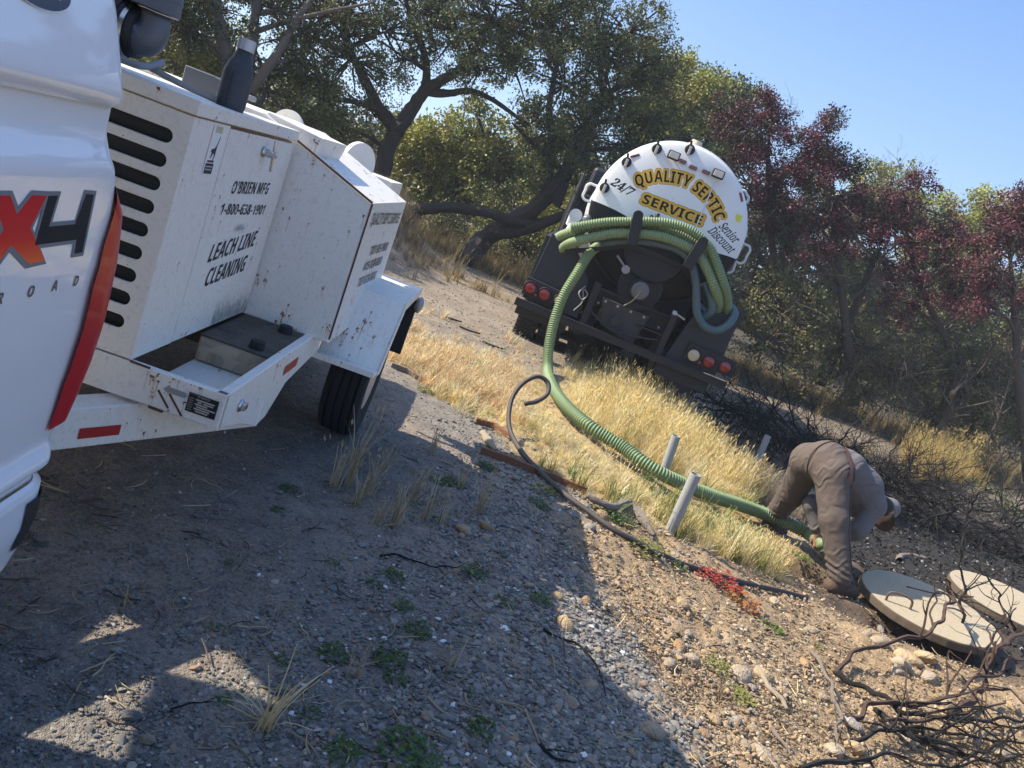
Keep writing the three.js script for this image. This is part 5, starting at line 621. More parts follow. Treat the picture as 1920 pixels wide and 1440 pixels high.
  for (let i = 0; i < 60; i++) { const x = R(840, 1900), y = R(1010, 1430); const p = gp(x, y); if (zoneGrass(p.x, p.z) > 0.3 || zoneCharShade(p.x, p.z) > 0.5) continue; put(x, y, R(8, 18), zoneTan(p.x, p.z) > 0.5 ? [0, 1, 2, 5, 3][Math.floor(rnd() * 5)] : [4, 4, 3, 1][Math.floor(rnd() * 4)]); }
}
// dry grass: a clump is a handful of thin bent blades, some with a seed head
function grassClump(s, n, h, spread, seeds, lean = 0.4) {
  reseed(s); const pos = [], idx = [], col = [];
  for (let i = 0; i < n; i++) {
    const tone = R(0.75, 1.35), wm = R(0.92, 1.08);
    const a = R(0, 6.283), x0 = gauss() * spread * 0.35, z0 = gauss() * spread * 0.35, hh = h * R(0.45, 1.1), l = R(0.15, 1) * lean, w = R(0.0016, 0.0040), ca = Math.cos(a), sa = Math.sin(a), N = 4, wx = -sa, wz = ca; const head = rnd() < seeds; let b = pos.length / 3;
    for (let k = 0; k <= N; k++) { const t = k / N, off = hh * l * t * t, y = hh * t * (1 - 0.28 * l * t), ww = (head && k === N ? 0.6 : 1) * w * (1 - 0.75 * t) + 0.0003; pos.push(x0 + ca * off - wx * ww, y, z0 + sa * off - wz * ww, x0 + ca * off + wx * ww, y, z0 + sa * off + wz * ww); if (k) { const q = b + 2 * k - 2; idx.push(q, q + 1, q + 2, q + 1, q + 3, q + 2); } }
    if (head) { const k = pos.length / 3, ox = x0 + ca * hh * l, oz = z0 + sa * hh * l, oy = hh * (1 - 0.28 * l), L = hh * R(0.10, 0.2), r = R(0.004, 0.0075), dx = ca * l * 0.8, dz = sa * l * 0.8; pos.push(ox, oy, oz, ox + dx * L * 0.4 - wx * r, oy + L * 0.45, oz + dz * L * 0.4 - wz * r, ox + dx * L * 0.4 + wx * r, oy + L * 0.45, oz + dz * L * 0.4 + wz * r, ox + dx * L, oy + L * 0.9, oz + dz * L, ox + dx * L * 0.4 + ca * r, oy + L * 0.45, oz + dz * L * 0.4 + sa * r, ox + dx * L * 0.4 - ca * r, oy + L * 0.45, oz + dz * L * 0.4 - sa * r); idx.push(k, k + 2, k + 1, k + 1, k + 2, k + 3, k, k + 4, k + 5, k + 5, k + 4, k + 3); }
    while (col.length < pos.length) col.push(tone * wm, tone, tone / wm);
  }
  const g = new THREE.BufferGeometry(); g.setAttribute('position', new THREE.Float32BufferAttribute(pos, 3)); g.setAttribute('color', new THREE.Float32BufferAttribute(col, 3)); g.setIndex(idx); g.computeVertexNormals(); return g;
}
{
  const tall = [0, 1, 2, 3].map((i) => grassClump(300 + i, 16, 0.42, 0.10, 0.45, 0.55)), low = [0, 1, 2].map((i) => grassClump(330 + i, 22, 0.17, 0.14, 0.12, 1.0)), green = [0, 1].map((i) => grassClump(360 + i, 22, 0.20, 0.12, 0, 0.9));
  const HP = [...new THREE.CatmullRomCurve3(HOSE.pts).getSpacedPoints(160).filter((p) => p.y < 0.25), ...[[985, 856], [1012, 884], [1040, 908], [1062, 929], [1085, 945], [1105, 960], [1130, 978], [1152, 994], [975, 840], [962, 815]].map((q) => gp(...q))], KEEP = [gp(1253, 1003), gp(1239, 900), gp(1412, 882)];
  const clear = (x, z) => { let d = 9; for (const p of HP) d = Math.min(d, Math.hypot(x - p.x, (z - p.z) * (z > p.z ? 0.42 : 1))); for (const p of KEEP) d = Math.min(d, Math.hypot(x - p.x, (z - p.z) * (z > p.z ? 0.5 : 1)) + 0.02); return d; };
  reseed(303); const T = [], Lw = [], G = [], D = [];
  for (let i = 0; i < 33000; i++) {
    const z = R(-4.2, -9.3), x = R(-1.5, 3.9); const k = zoneGrass(x, z); if (rnd() > k) continue; const dh = clear(x, z); if (dh < 0.07) continue; const lim = 0.10 + dh * 0.85; const open = sm(0.46, 0.60, fbm(x * 2.6, z * 2.6, 3, 57)); if (rnd() < 0.72 * (1 - open)) continue;
    const n = fbm(x * 1.2, z * 1.2, 3, 91), tallness = sm(0.42, 0.62, n + 0.30 * sm(0.3, 1.4, x) * sm(-5.6, -7.4, z)) * (1 - 0.8 * sm(0.2, -0.5, x)), y = gh(x, z) - 0.01;
    const dead = sm(2.0, 2.6, x - 0.3 * (z + 7.5)) * sm(-6.2, -7, z), v = R(0.75, 1.15); let c = [0.72 * v, 0.585 * v, 0.27 * v]; if (rnd() < 0.07) c = [0.46 * v, 0.46 * v, 0.17 * v]; if (x < 0.2 && z < -5.6) c = [0.70 * v, 0.51 * v, 0.28 * v]; if (rnd() < 0.4) c = [0.80 * v, 0.70 * v, 0.44 * v]; c = c.map((q, j) => lerp(q, [0.34, 0.28, 0.20][j] * v, dead));
    if (rnd() < 0.07 * sm(0.5, 0.7, fbm(x * 0.9, z * 0.9, 2, 17) + 0.25 * sm(1.2, 1.9, x) * sm(-6.1, -5, z))) { G.push([x, y, z, R(0.6, 1.2), 0, R(0, 6.3), 0, 0.16 * v, 0.21 * v, 0.055 * v]); continue; }
    if (dh > 0.2 && rnd() < 0.04 + 0.22 * tallness) T.push([x, y, z, Math.min(lim * 1.5, R(0.3, 0.6) + 0.36 * tallness * R(0.6, 1.2)), R(-0.1, 0.1), R(0, 6.3), R(-0.25, 0.02), ...c]); else Lw.push([x, y, z, Math.min(lim * 1.6, R(0.3, 0.9)), 0, R(0, 6.3), 0, ...c]);
  }
  scatter('dry_grass', 'tall golden dry grass with seed heads in front of the tank truck', 'grass', tall, M.grassV, T);
  scatter('grass_litter', 'matted short dry grass under the green hose', 'grass', low, M.grassV, Lw);
  // green grass near the person's feet
  for (let i = 0; i < 120; i++) { const p = gp(R(1230, 1500), R(930, 1085)); if (zoneGrass(p.x, p.z) < 0.2 || clear(p.x, p.z) < 0.09) continue; const v = R(0.7, 1.2); G.push([p.x, p.y - 0.01, p.z, R(0.6, 1.35), 0, R(0, 6.3), 0, 0.24 * v, 0.25 * v, 0.06 * v]); }
  scatter('green_grass', 'yellow-green grass blades around the pipe stubs and the hose', 'grass', green, M.grassV, G);
  // verge along the track and the gold patch at the right
  const F = []; for (let i = 0; i < 5200; i++) { const z = R(-11.6, -17.5), x = R(-6, 12); const road = Math.exp(-(((z + 13.6 - 0.12 * x) / 1.0) ** 2)); if (rnd() < road * 1.3) continue; if (x > -1.4 && x < 3.2 && z > -12) continue; const v = R(0.7, 1.2), gold = false; if (x < -0.2 && z > -15 && rnd() < 0.75) continue; if (x > 2.6 && z > -15) { if (rnd() < 0.8) continue; } F.push([x, gh(x, z) - 0.01, z, R(0.7, 1.5), 0, R(0, 6.3), 0, (gold ? 0.50 : 0.30) * v, (gold ? 0.36 : 0.22) * v, (gold ? 0.12 : 0.10) * v]); }
  for (let i = 0; i < 900; i++) { const q0 = gp(R(1690, 1850), R(830, 905)), z = q0.z, x = q0.x; const v = R(0.8, 1.2); F.push([x, gh(x, z) - 0.01, z, R(0.8, 1.6), 0, R(0, 6.3), 0, 0.48 * v, 0.35 * v, 0.13 * v]); }
  for (let i = 0; i < 1800; i++) { const x = -3.3 + gauss() * 1.3, z = -12.8 + gauss() * 1.6; if (Math.exp(-(((z + 13.6 - 0.12 * x) / 1.0) ** 2)) > 0.4 && x > -2.4) continue; const v = R(0.7, 1.2); F.push([x, gh(x, z) - 0.02, z, R(0.4, 0.9), 0, R(0, 6.3), 0, 0.19 * v, 0.15 * v, 0.10 * v]); }
  scatter('verge_grass', 'dry grass along the far edge of the track', 'grass', [tall[0], low[1], low[2]], M.grassV, F);
  // straw and twig litter lying on the bank and in the gravel
  { const S = [0, 1, 2].map((i) => { reseed(390 + i); const p = []; let q = V(0, 0, 0), a = R(0, 6.3); for (let k = 0; k < 4; k++) { p.push(q.clone()); a += R(-0.5, 0.5); q.add(V(Math.cos(a) * 0.02, R(-0.001, 0.003), Math.sin(a) * 0.02)); } return taper(p, [0.0016, 0.0016, 0.001], 3, 1); }); const L = []; reseed(395);
    for (let i = 0; i < 15000; i++) { const z = -Math.exp(R(Math.log(1.6), Math.log(7))), x = R(-0.8, 1.25) * -z * 0.8; const t = zoneTan(x, z), g = zoneGrass(x, z); if (zoneCharShade(x, z) > 0.35 || rnd() > 0.12 + 0.35 * t + 0.5 * g) continue; const v = R(0.6, 1.2), w = rnd() < 0.35; L.push([x, gh(x, z) + R(0.004, 0.016), z, R(0.5, 1.8), R(-0.25, 0.25), R(0, 6.3), R(-0.25, 0.25), (w ? 0.10 : 0.42) * v, (w ? 0.07 : 0.33) * v, (w ? 0.05 : 0.19) * v]); }
    scatter('straw_litter', 'short bits of straw and twig strewn over the bank and gravel', 'litter', S, std(1, 1, 1, 0.95), L); }
  // single dry tufts in the gravel
  const TL = ['straw tuft hard against the trailer wheel shadow, leftmost of the shaded row', 'bushy dry tuft just below the tallest tuft by the wheel', 'wide dry tuft at the lower end of the shaded tuft band', 'dry tuft right of the wide tuft, over the pair of tan rocks', 'grey-green dry tuft above the pair of tan rocks, nearest the rust brown board', 'low dry tuft squeezed between the bushy tuft and the wide tuft', 'short dry tuft beside the dark green weeds under the boards', 'short dry tuft just above the pair of tan rocks', 'dry tuft in the middle of the shaded tuft band', 'upper dry tuft nearest to the trailer mud flap', 'low dry tuft directly under the bushy tuft', 'dry tuft farthest up the shaded edge, next to the sunlit grass']; let ti = 0;
  const SL = ['single thin stalk standing in bare gravel far from any other plant', 'pale forked stalks right of the sunlit strip in the gravel', 'thin stalks lying over loose gravel near the curved twig', 'thin dry stalks in the sunlit pebbles beside light green weeds']; let si = 0;
  const tuft = (px, py, h, n, label, group, c = [0.46, 0.37, 0.24], lean = 0.5, sd = 0.5) => { const p = gp(px, py, -0.005), m = M.grassV.clone(); m.color.setRGB(...c); const o = tag(mesh('dry_grass_tuft', grassClump(Math.round(px * 7 + py), Math.round(n * 1.5), h, 0.07, sd, lean), m), label, 'grass tuft', group); o.position.copy(p); return o; };
  tuft(490, 1372, 0.21, 15, 'lone straw-coloured grass tuft in the sunlit strip of gravel', null, [0.50, 0.40, 0.22], 1.1, 0);
  tuft(650, 912, 0.36, 26, 'tall dry grass tuft just right of the trailer wheel', null);
  for (const [x, y, h, n] of [[625, 915, 0.26, 12], [690, 930, 0.24, 22], [740, 985, 0.22, 22], [795, 975, 0.20, 20], [895, 965, 0.22, 22], [705, 985, 0.16, 16], [860, 915, 0.16, 12], [825, 985, 0.16, 14], [770, 940, 0.2, 16], [720, 880, 0.18, 12], [670, 950, 0.18, 16], [810, 850, 0.2, 14]]) tuft(x, y, h, n, TL[ti++], 'dry tufts in the shaded gravel');
  for (const [x, y, h, n] of [[395, 1180, 0.14, 3], [660, 1275, 0.12, 7], [840, 1255, 0.10, 6], [1345, 1310, 0.12, 10]]) tuft(x, y, h, n, SL[si++], 'thin dry stalks in the gravel', [0.36, 0.27, 0.17], 0.6, 0.3);
}
// green weeds: rosettes of small leaves
function weedGeo(s, n, r, h) { reseed(s); const pos = [], idx = []; for (let i = 0; i < n; i++) { const a = R(0, 6.283), d = r * Math.sqrt(rnd()), x = d * Math.cos(a), z = d * Math.sin(a), y = h * R(0.1, 1) * (1 - 0.5 * d / r), l = R(0.012, 0.026), w = l * 0.45, b = R(0, 6.283), t = R(-0.2, 0.9), ux = Math.cos(b) * Math.cos(t), uy = Math.sin(t), uz = Math.sin(b) * Math.cos(t), wx = -Math.sin(b) * w, wz = Math.cos(b) * w, k = pos.length / 3; pos.push(x, y, z, x + ux * l * 0.5 + wx, y + uy * l * 0.5 + w * 0.3, z + uz * l * 0.5 + wz, x + ux * l, y + uy * l, z + uz * l, x + ux * l * 0.5 - wx, y + uy * l * 0.5 + w * 0.3, z + uz * l * 0.5 - wz); idx.push(k, k + 1, k + 2, k, k + 2, k + 3); } const g = new THREE.BufferGeometry(); g.setAttribute('position', new THREE.Float32BufferAttribute(pos, 3)); g.setIndex(idx); g.computeVertexNormals(); return g; }
{
  const W = [0, 1, 2, 3].map((i) => weedGeo(400 + i, 150, 0.085, 0.07)), mats = [[0.075, 0.13, 0.03], [0.11, 0.17, 0.035], [0.22, 0.23, 0.05]].map((c) => { const m = M.grassBlade.clone(); m.color.setRGB(...c); return m; }), redM = M.grassBlade.clone(); redM.color.setRGB(0.36, 0.05, 0.03); const orM = M.grassBlade.clone(); orM.color.setRGB(0.34, 0.13, 0.04);
  reseed(410); const weed = (x, y, s, c, label, group, mat) => { const o = tag(mesh('weed', W[Math.floor(rnd() * 4)], mat ?? mats[c]), label, 'weed', group); o.position.copy(gp(x, y, -0.008)); o.scale.set(s, s * R(0.7, 1.1), s); o.rotation.y = R(0, 6.3); };
  weed(760, 1422, 1.05, 0, 'large green weed clump at the bottom edge of the gravel'); weed(1440, 1182, 1.0, 1, 'bright green feathery weed on the bank below the red plants'); weed(1352, 1100, 1.5, 0, 'red creeping plant patch on the bank under the black pipe', null, redM); weed(1320, 1085, 1.0, 0, 'small red creeping plant patch left of the larger red one', null, redM); weed(1395, 1140, 1.2, 0, 'orange-red creeping plant patch above the feathery green weed', null, orM); weed(1372, 1118, 0.9, 2, 'yellow-green creeping plants between the red patches'); weed(1266, 1062, 0.7, 1, 'small bright green weed beside the start of the black pipe');
  const GL = ['dark green weed in open gravel left of the stone ridge', 'dark green weed below the one left of the stone ridge, bigger', 'dark green weed nearest the fan-shaped straw tuft', 'small weed just right of the two bigger gravel weeds', 'weed at the top of the stone ridge beside the black twig', 'weed on the right flank of the stone ridge', 'weed beside it on the stone ridge, to the left', 'small weed above the stone ridge under the boards', 'weed on the left end of the long black curved twig', 'small weed directly below the black curved twig', 'small weed in flat gravel between the tufts and the black twig', 'tiniest weed beside the single thin stalk', 'weed lying on the rim of the sunlit strip', 'weed at the left end of the sunlit strip', 'tiny weed in bare shaded grit above the straw tuft', 'low weed among dark stones near the bottom edge', 'tiny weed just above the low bottom weed', 'weed clump under the end of the rust brown board', 'weed clump in the row of dry tufts', 'second weed clump beside it in the row of dry tufts', 'weed in bare gravel under the trailer tray', 'weed nearest to the trailer wheel', 'tiny weed in the gravel under the drawbar', 'small weed halfway between the wheel and the black twig', 'weed left of the largest bottom clump']; let gi = 0;
  for (const [x, y, s] of [[782, 1188, 0.6], [728, 1243, 0.7], [622, 1232, 0.6], [742, 1278, 0.5], [890, 1080, 0.7], [1010, 1133, 0.6], [945, 1135, 0.5], [945, 1045, 0.4], [733, 1085, 0.6], [756, 1143, 0.5], [620, 1060, 0.4], [410, 1180, 0.3], [580, 1345, 0.4], [415, 1322, 0.4], [530, 1248, 0.4], [902, 1375, 0.6], [880, 1310, 0.35], [915, 880, 0.8], [850, 910, 0.8], [820, 905, 0.7], [520, 960, 0.4], [540, 920, 0.5], [430, 1060, 0.3], [700, 1100, 0.4], [640, 1420, 0.6]]) weed(x, y, s, 0, GL[gi++], 'green weeds in the shaded gravel');
  const LL = ['light green weed under the driftwood piece', 'light green weed hanging over the rust brown board', 'dull green weed just under the rust brown board and its hose', 'large yellow-green weed below the nearest pipe stub', 'yellow-green weed touching the start of the black pipe', 'feathery light weed in the sunlit pebbles beside the grey round rock', 'light weed below the feathery one by the grey round rock', 'tiny bright weed alone in the sunlit pebbles', 'bright green weed left of the person under the hose end', 'tiny yellow-green weed at the tip of the dark limb', 'light green weed left of the driftwood piece', 'bright weed at the grass edge behind the trailer wheel', 'yellow-green weed beside the dark board behind the trailer wheel']; let li = 0;
  for (const [x, y, s, c] of [[1150, 975, 0.9, 1], [1020, 925, 0.9, 2], [1010, 950, 0.8, 0], [1200, 1035, 1.2, 2], [1230, 1035, 1.0, 2], [1340, 1255, 0.8, 2], [1380, 1310, 0.9, 2], [1270, 1200, 0.5, 1], [1500, 1050, 1.0, 1], [1535, 1215, 0.5, 2], [1130, 965, 0.8, 1], [830, 720, 0.8, 1], [795, 735, 0.7, 2]]) weed(x, y, s, c, LL[li++], 'light weeds on the sunlit bank');
  const BL = ['largest bright leafy weed among the burnt shrubs at the right', 'bright leafy weed at the foot of the charred stump among shrubs', 'bright leafy weed lowest and farthest right behind the charred ground', 'bright leafy weed at the edge of the gold grass behind the person', 'small bright weed just behind the head of the bending person']; let bi = 0;
  for (const [x, y, s] of [[1860, 925, 2.6], [1815, 905, 2.0], [1890, 960, 2.4], [1760, 860, 2.0], [1735, 850, 1.6]]) weed(x, y, s, 1, BL[bi++], 'green weeds behind the charred ground');
}

// ------------------------------------------------------------------ burnt branches
function wander(p, dir, L, n, jit, grav = 0) { const out = [p.clone()], d = dir.clone().normalize(); let q = p.clone(); for (let i = 0; i < n; i++) { d.add(V(gauss() * jit, gauss() * jit - grav, gauss() * jit)).normalize(); q = q.clone().addScaledVector(d, L / n); out.push(q); } return out; }
function branchy(main0, r0, r1, subs, subL, twigs, gs = [], n = 6) { // a limb with side shoots, one geometry list
  const main = []; main0.forEach((p, i) => { main.push(p); if (i + 1 < main0.length) { const q = main0[i + 1], l = p.distanceTo(q); for (const t of l > 0.12 ? [0.36, 0.7] : [0.5]) main.push(p.clone().lerp(q, t).add(V(gauss(), gauss() * 0.7, gauss()).multiplyScalar(l * 0.07))); } });
  gs.push(taper(main.map((p, i) => i && i < main.length - 1 ? p.clone().add(V(gauss(), gauss() * 0.5, gauss()).multiplyScalar(r0 * 0.8)) : p), [r0 * 0.85, lerp(r0, r1, 0.5) * 0.8, r1 * 0.7], n, 3, 0.45)); const c = new THREE.CatmullRomCurve3(main);
  for (let i = 0; i < subs; i++) { const t = R(0.2, 0.98), p = c.getPoint(t), d = c.getTangent(t), s = wander(p, d.clone().multiplyScalar(0.6).add(V(gauss(), gauss() * 0.7 + 0.15, gauss())), subL * R(0.5, 1.2), 4, 0.35); gs.push(taper(s, [lerp(r0, r1, t) * 0.55, r1 * 0.4], 5, 2)); for (let k = 0; k < twigs; k++) { const q = s[1 + Math.floor(rnd() * 4)]; gs.push(taper(wander(q, V(gauss(), gauss() + 0.1, gauss()), subL * R(0.2, 0.5), 3, 0.4), [r1 * 0.4, r1 * 0.2], 4, 1)); } }
  return gs;
}
{
  reseed(505); const G = (l) => l.map(([x, y, h]) => gp(x, y, h));
  const fb = (label, mat, pts, r0, r1, subs, subL, tw) => tag(mesh('burnt_branch', branchy(G(pts), r0, r1, subs, subL, tw), mat), label, 'branch');
  fb('long dark branch rising across the handled concrete lid', M.brownWood, [[1565, 1262, 0.03], [1600, 1225, 0.08], [1672, 1204, 0.16], [1745, 1185, 0.24], [1772, 1150, 0.33], [1778, 1110, 0.41], [1772, 1085, 0.47]], 0.016, 0.013, 4, 0.25, 1);
  fb('dark branch standing over the second lid with forked thin twigs', M.charWood, [[1800, 1210, 0.02], [1806, 1185, 0.10], [1802, 1140, 0.24], [1808, 1095, 0.40], [1800, 1060, 0.52], [1806, 1015, 0.68]], 0.016, 0.007, 6, 0.34, 2);
  fb('thick dark forked limb rising at the right picture edge', M.brownWood, [[1780, 1335, 0.03], [1822, 1310, 0.06], [1843, 1282, 0.12], [1855, 1235, 0.25], [1868, 1205, 0.33], [1905, 1195, 0.36], [1940, 1180, 0.4]], 0.024, 0.013, 5, 0.3, 2);
  fb('long dark limb sweeping low across the pebbles to the right edge', M.charWood, [[1570, 1260, 0.05], [1640, 1300, 0.08], [1700, 1338, 0.10], [1770, 1345, 0.12], [1850, 1352, 0.14], [1930, 1345, 0.2]], 0.019, 0.010, 9, 0.32, 3);
  fb('grey bent stick leaning in the pebbles below the thick limb', M.greyWood, [[1520, 1222, 0.02], [1560, 1280, 0.06], [1572, 1330, 0.06], [1568, 1375, 0.04], [1580, 1412, 0.02]], 0.013, 0.008, 2, 0.15, 0);
  fb('thin pale-brown branch arching over the low limbs at lower right', M.brownWood, [[1660, 1350, 0.08], [1720, 1352, 0.12], [1790, 1340, 0.14], [1840, 1330, 0.16], [1885, 1318, 0.18]], 0.012, 0.006, 3, 0.2, 1);
  fb('tangled charred branch in the bottom right corner', M.charWood, [[1640, 1330, 0.04], [1700, 1380, 0.06], [1760, 1400, 0.08], [1830, 1420, 0.08], [1900, 1450, 0.08]], 0.018, 0.008, 10, 0.3, 3);
  fb('charred branch lying from the corner up to the right edge', M.charWood, [[1600, 1392, 0.03], [1650, 1372, 0.06], [1740, 1365, 0.1], [1830, 1380, 0.1], [1925, 1395, 0.12]], 0.014, 0.007, 8, 0.3, 3);
  fb('short pale stick lying on the pebbles left of the tangle', M.paleTwig, [[1420, 1252, 0.02], [1445, 1290, 0.03], [1475, 1330, 0.02]], 0.018, 0.013, 0, 0, 0);
  fb('dark splintered stick on the pebbles near the bottom edge', M.greyWood, [[1448, 1365, 0.02], [1468, 1390, 0.03], [1482, 1415, 0.02]], 0.012, 0.007, 2, 0.1, 0);
  fb('thin forked dark branch reaching up in front of the second lid', M.charWood, [[1838, 1300, 0.05], [1850, 1262, 0.2], [1846, 1220, 0.34], [1870, 1180, 0.45], [1905, 1140, 0.55]], 0.011, 0.005, 5, 0.3, 2);
  fb('long charred branch along the bottom edge under the tangle', M.charWood, [[1500, 1442, 0.02], [1590, 1425, 0.05], [1690, 1418, 0.07], [1790, 1440, 0.07], [1900, 1425, 0.08]], 0.013, 0.006, 10, 0.3, 3);
  fb('curved brown branch across the middle of the tangle', M.brownWood, [[1585, 1345, 0.03], [1650, 1318, 0.09], [1720, 1322, 0.13], [1800, 1300, 0.18], [1880, 1262, 0.25], [1930, 1225, 0.3]], 0.016, 0.008, 6, 0.28, 2);
  fb('charred forked branch leaning between the two lids', M.charWood, [[1905, 1180, 0.08], [1880, 1140, 0.2], [1862, 1098, 0.35], [1835, 1060, 0.5], [1845, 1010, 0.65]], 0.010, 0.005, 6, 0.32, 2);
  fb('dark sticks over the far rim of the handled lid', M.charWood, [[1700, 1100, 0.18], [1760, 1112, 0.2], [1830, 1130, 0.2], [1900, 1165, 0.14]], 0.006, 0.004, 3, 0.2, 1);
  for (const [x, y, l] of [[1752, 985, 'charred stump standing in black soil behind the bending person'], [1810, 880, 'charred stump among thin burnt shrubs near the green weeds']]) { const p = gp(x, y, -0.03); tag(mesh('burnt_stump', taper([p, p.clone().add(V(0.05, 0.14, -0.02)), p.clone().add(V(0.10, 0.30, 0.0))], [0.075, 0.06, 0.05], 9, 3, 0.5), M.charWood), l, 'stump'); }
  // brush pile behind the person
  const pile = thing('burnt_brush_pile', 'dark heap of burnt brush between the tank truck and the bending person', 'brush pile', V(0, 0, 0));
  for (let i = 0; i < 290; i++) { const t = Math.pow(rnd(), 1.25), x = lerp(2.4, 7.0, t), z = lerp(-9.5, -8.9, t) + gauss() * 0.8, y0 = gh(x, z), p = V(x, y0 + R(0.0, 0.36), z), gs = branchy(wander(p, V(gauss(), gauss() * 0.40 + 0.08, gauss()), R(0.45, 1.2), 5, 0.35, 0.03), R(0.007, 0.020), 0.004, 8, 0.34, 3); mesh('branch', gs, M.charWood, pile); }
  // thin burnt shrubs at the right
  for (const [x, y, n, L, lab] of [[1835, 905, 9, 1.0, 'burnt leafless shrub beside the green weeds at the right'], [1890, 985, 8, 0.95, 'burnt leafless shrub above the second concrete lid at the right edge'], [1915, 870, 9, 1.2, 'burnt leafless shrub at the right edge behind the green weeds'], [1700, 800, 7, 0.9, 'burnt leafless shrub rising behind the brush pile']]) { const p = gp(x, y, -0.02), gs = []; for (let i = 0; i < n; i++) branchy(wander(p.clone().add(V(gauss() * 0.12, 0, gauss() * 0.12)), V(gauss() * 0.7, 1, gauss() * 0.7), L * R(0.6, 1.2), 5, 0.3), 0.014, 0.005, 7, 0.38, 2, gs, 5); tag(mesh('burnt_shrub', gs, M.charWood), lab, 'shrub'); }
  // fallen twigs in the gravel
  const WL = ['long black curved twig lying left of the stone ridge in shaded gravel', 'dark twig arching down through the loose grey stones', 'tiny pale twig among dark stones, upper one of the pale twigs', 'pale bent twig right of the tiny pale one', 'longest pale twig near the bottom edge of the gravel', 'dark twig continuing from the longest pale twig', 'short pale twig near the shade edge under the tan rocks', 'straight pale twig beside the dark arching twig', 'pale stalk lying below the lone straw tuft', 'small pale hooked twig in bare grit on the far left', 'thin dark twig at the upper rim of the sunlit strip', 'short thick pale twig above the longest pale twig']; let wi = 0; const tw0 = (pts, r, mat) => tag(mesh('fallen_twig', branchy(pts.map(([x, y]) => gp(x, y, 0.012)), r, r * 0.5, 1, 0.08, 0), mat), WL[wi++], 'twig', 'twigs in the shaded gravel');
  tw0([[713, 1042], [745, 1040], [780, 1052], [812, 1063], [870, 1058]], 0.006, M.charWood); tw0([[1020, 1180], [1080, 1205], [1120, 1250], [1135, 1300]], 0.006, M.charWood); tw0([[872, 1300], [878, 1320], [888, 1325]], 0.005, M.paleTwig); tw0([[905, 1340], [922, 1355], [912, 1370]], 0.005, M.paleTwig); tw0([[985, 1330], [1000, 1360], [1012, 1395]], 0.006, M.paleTwig); tw0([[1012, 1395], [1040, 1420], [1080, 1430]], 0.007, M.charWood); tw0([[1010, 1020], [1020, 1045], [1015, 1058]], 0.005, M.paleTwig); tw0([[1025, 1195], [1038, 1235], [1040, 1270]], 0.005, M.paleTwig); tw0([[545, 1372], [580, 1395], [600, 1425]], 0.004, M.paleTwig); tw0([[288, 1120], [296, 1140], [310, 1150]], 0.003, M.paleTwig); tw0([[320, 1330], [360, 1318], [400, 1315]], 0.004, M.charWood); tw0([[930, 1315], [965, 1320], [985, 1330]], 0.007, M.paleTwig);
  for (const [x, y, sl] of [[828, 590, 'short dark stick on the track, nearest the trailer mudguard'], [862, 612, 'middle one of three short dark sticks on the track'], [905, 640, 'short dark stick on the track, nearest the truck wheels']]) { const p = gp(x, y, 0.02); tag(mesh('fallen_twig', taper([p, p.clone().add(V(0.12, 0, 0.03)), p.clone().add(V(0.24, 0.01, 0.02))], [0.012, 0.012, 0.008], 6, 2), M.charWood), sl, 'twig', 'sticks on the track'); }
}
// ------------------------------------------------------------------ trees
function leafCluster(s, n, r, L) { reseed(s); const pos = [], idx = []; for (let i = 0; i < n; i++) { const d = V(gauss(), gauss(), gauss()).multiplyScalar(r * 0.62), a = V(gauss(), gauss(), gauss()).normalize(), b = V(gauss(), gauss(), gauss()).cross(a).normalize(), l = L * R(0.7, 1.25), w = l * 0.30, nrm = a.clone().cross(b), k = pos.length / 3; const P = (u, v, f) => { const q = d.clone().addScaledVector(a, u).addScaledVector(b, v).addScaledVector(nrm, f); pos.push(q.x, q.y, q.z); }; P(0, 0, 0); P(l * 0.5, w, l * 0.12); P(l, 0, 0); P(l * 0.5, -w, l * 0.12); idx.push(k, k + 1, k + 2, k, k + 2, k + 3); } const g = new THREE.BufferGeometry(); g.setAttribute('position', new THREE.Float32BufferAttribute(pos, 3)); g.setIndex(idx); g.computeVertexNormals(); return g; }
const LC = [0, 1, 2].map((i) => leafCluster(600 + i, 24, 0.20, 0.058)), LF = [0, 1].map((i) => leafCluster(620 + i, 26, 0.30, 0.10));
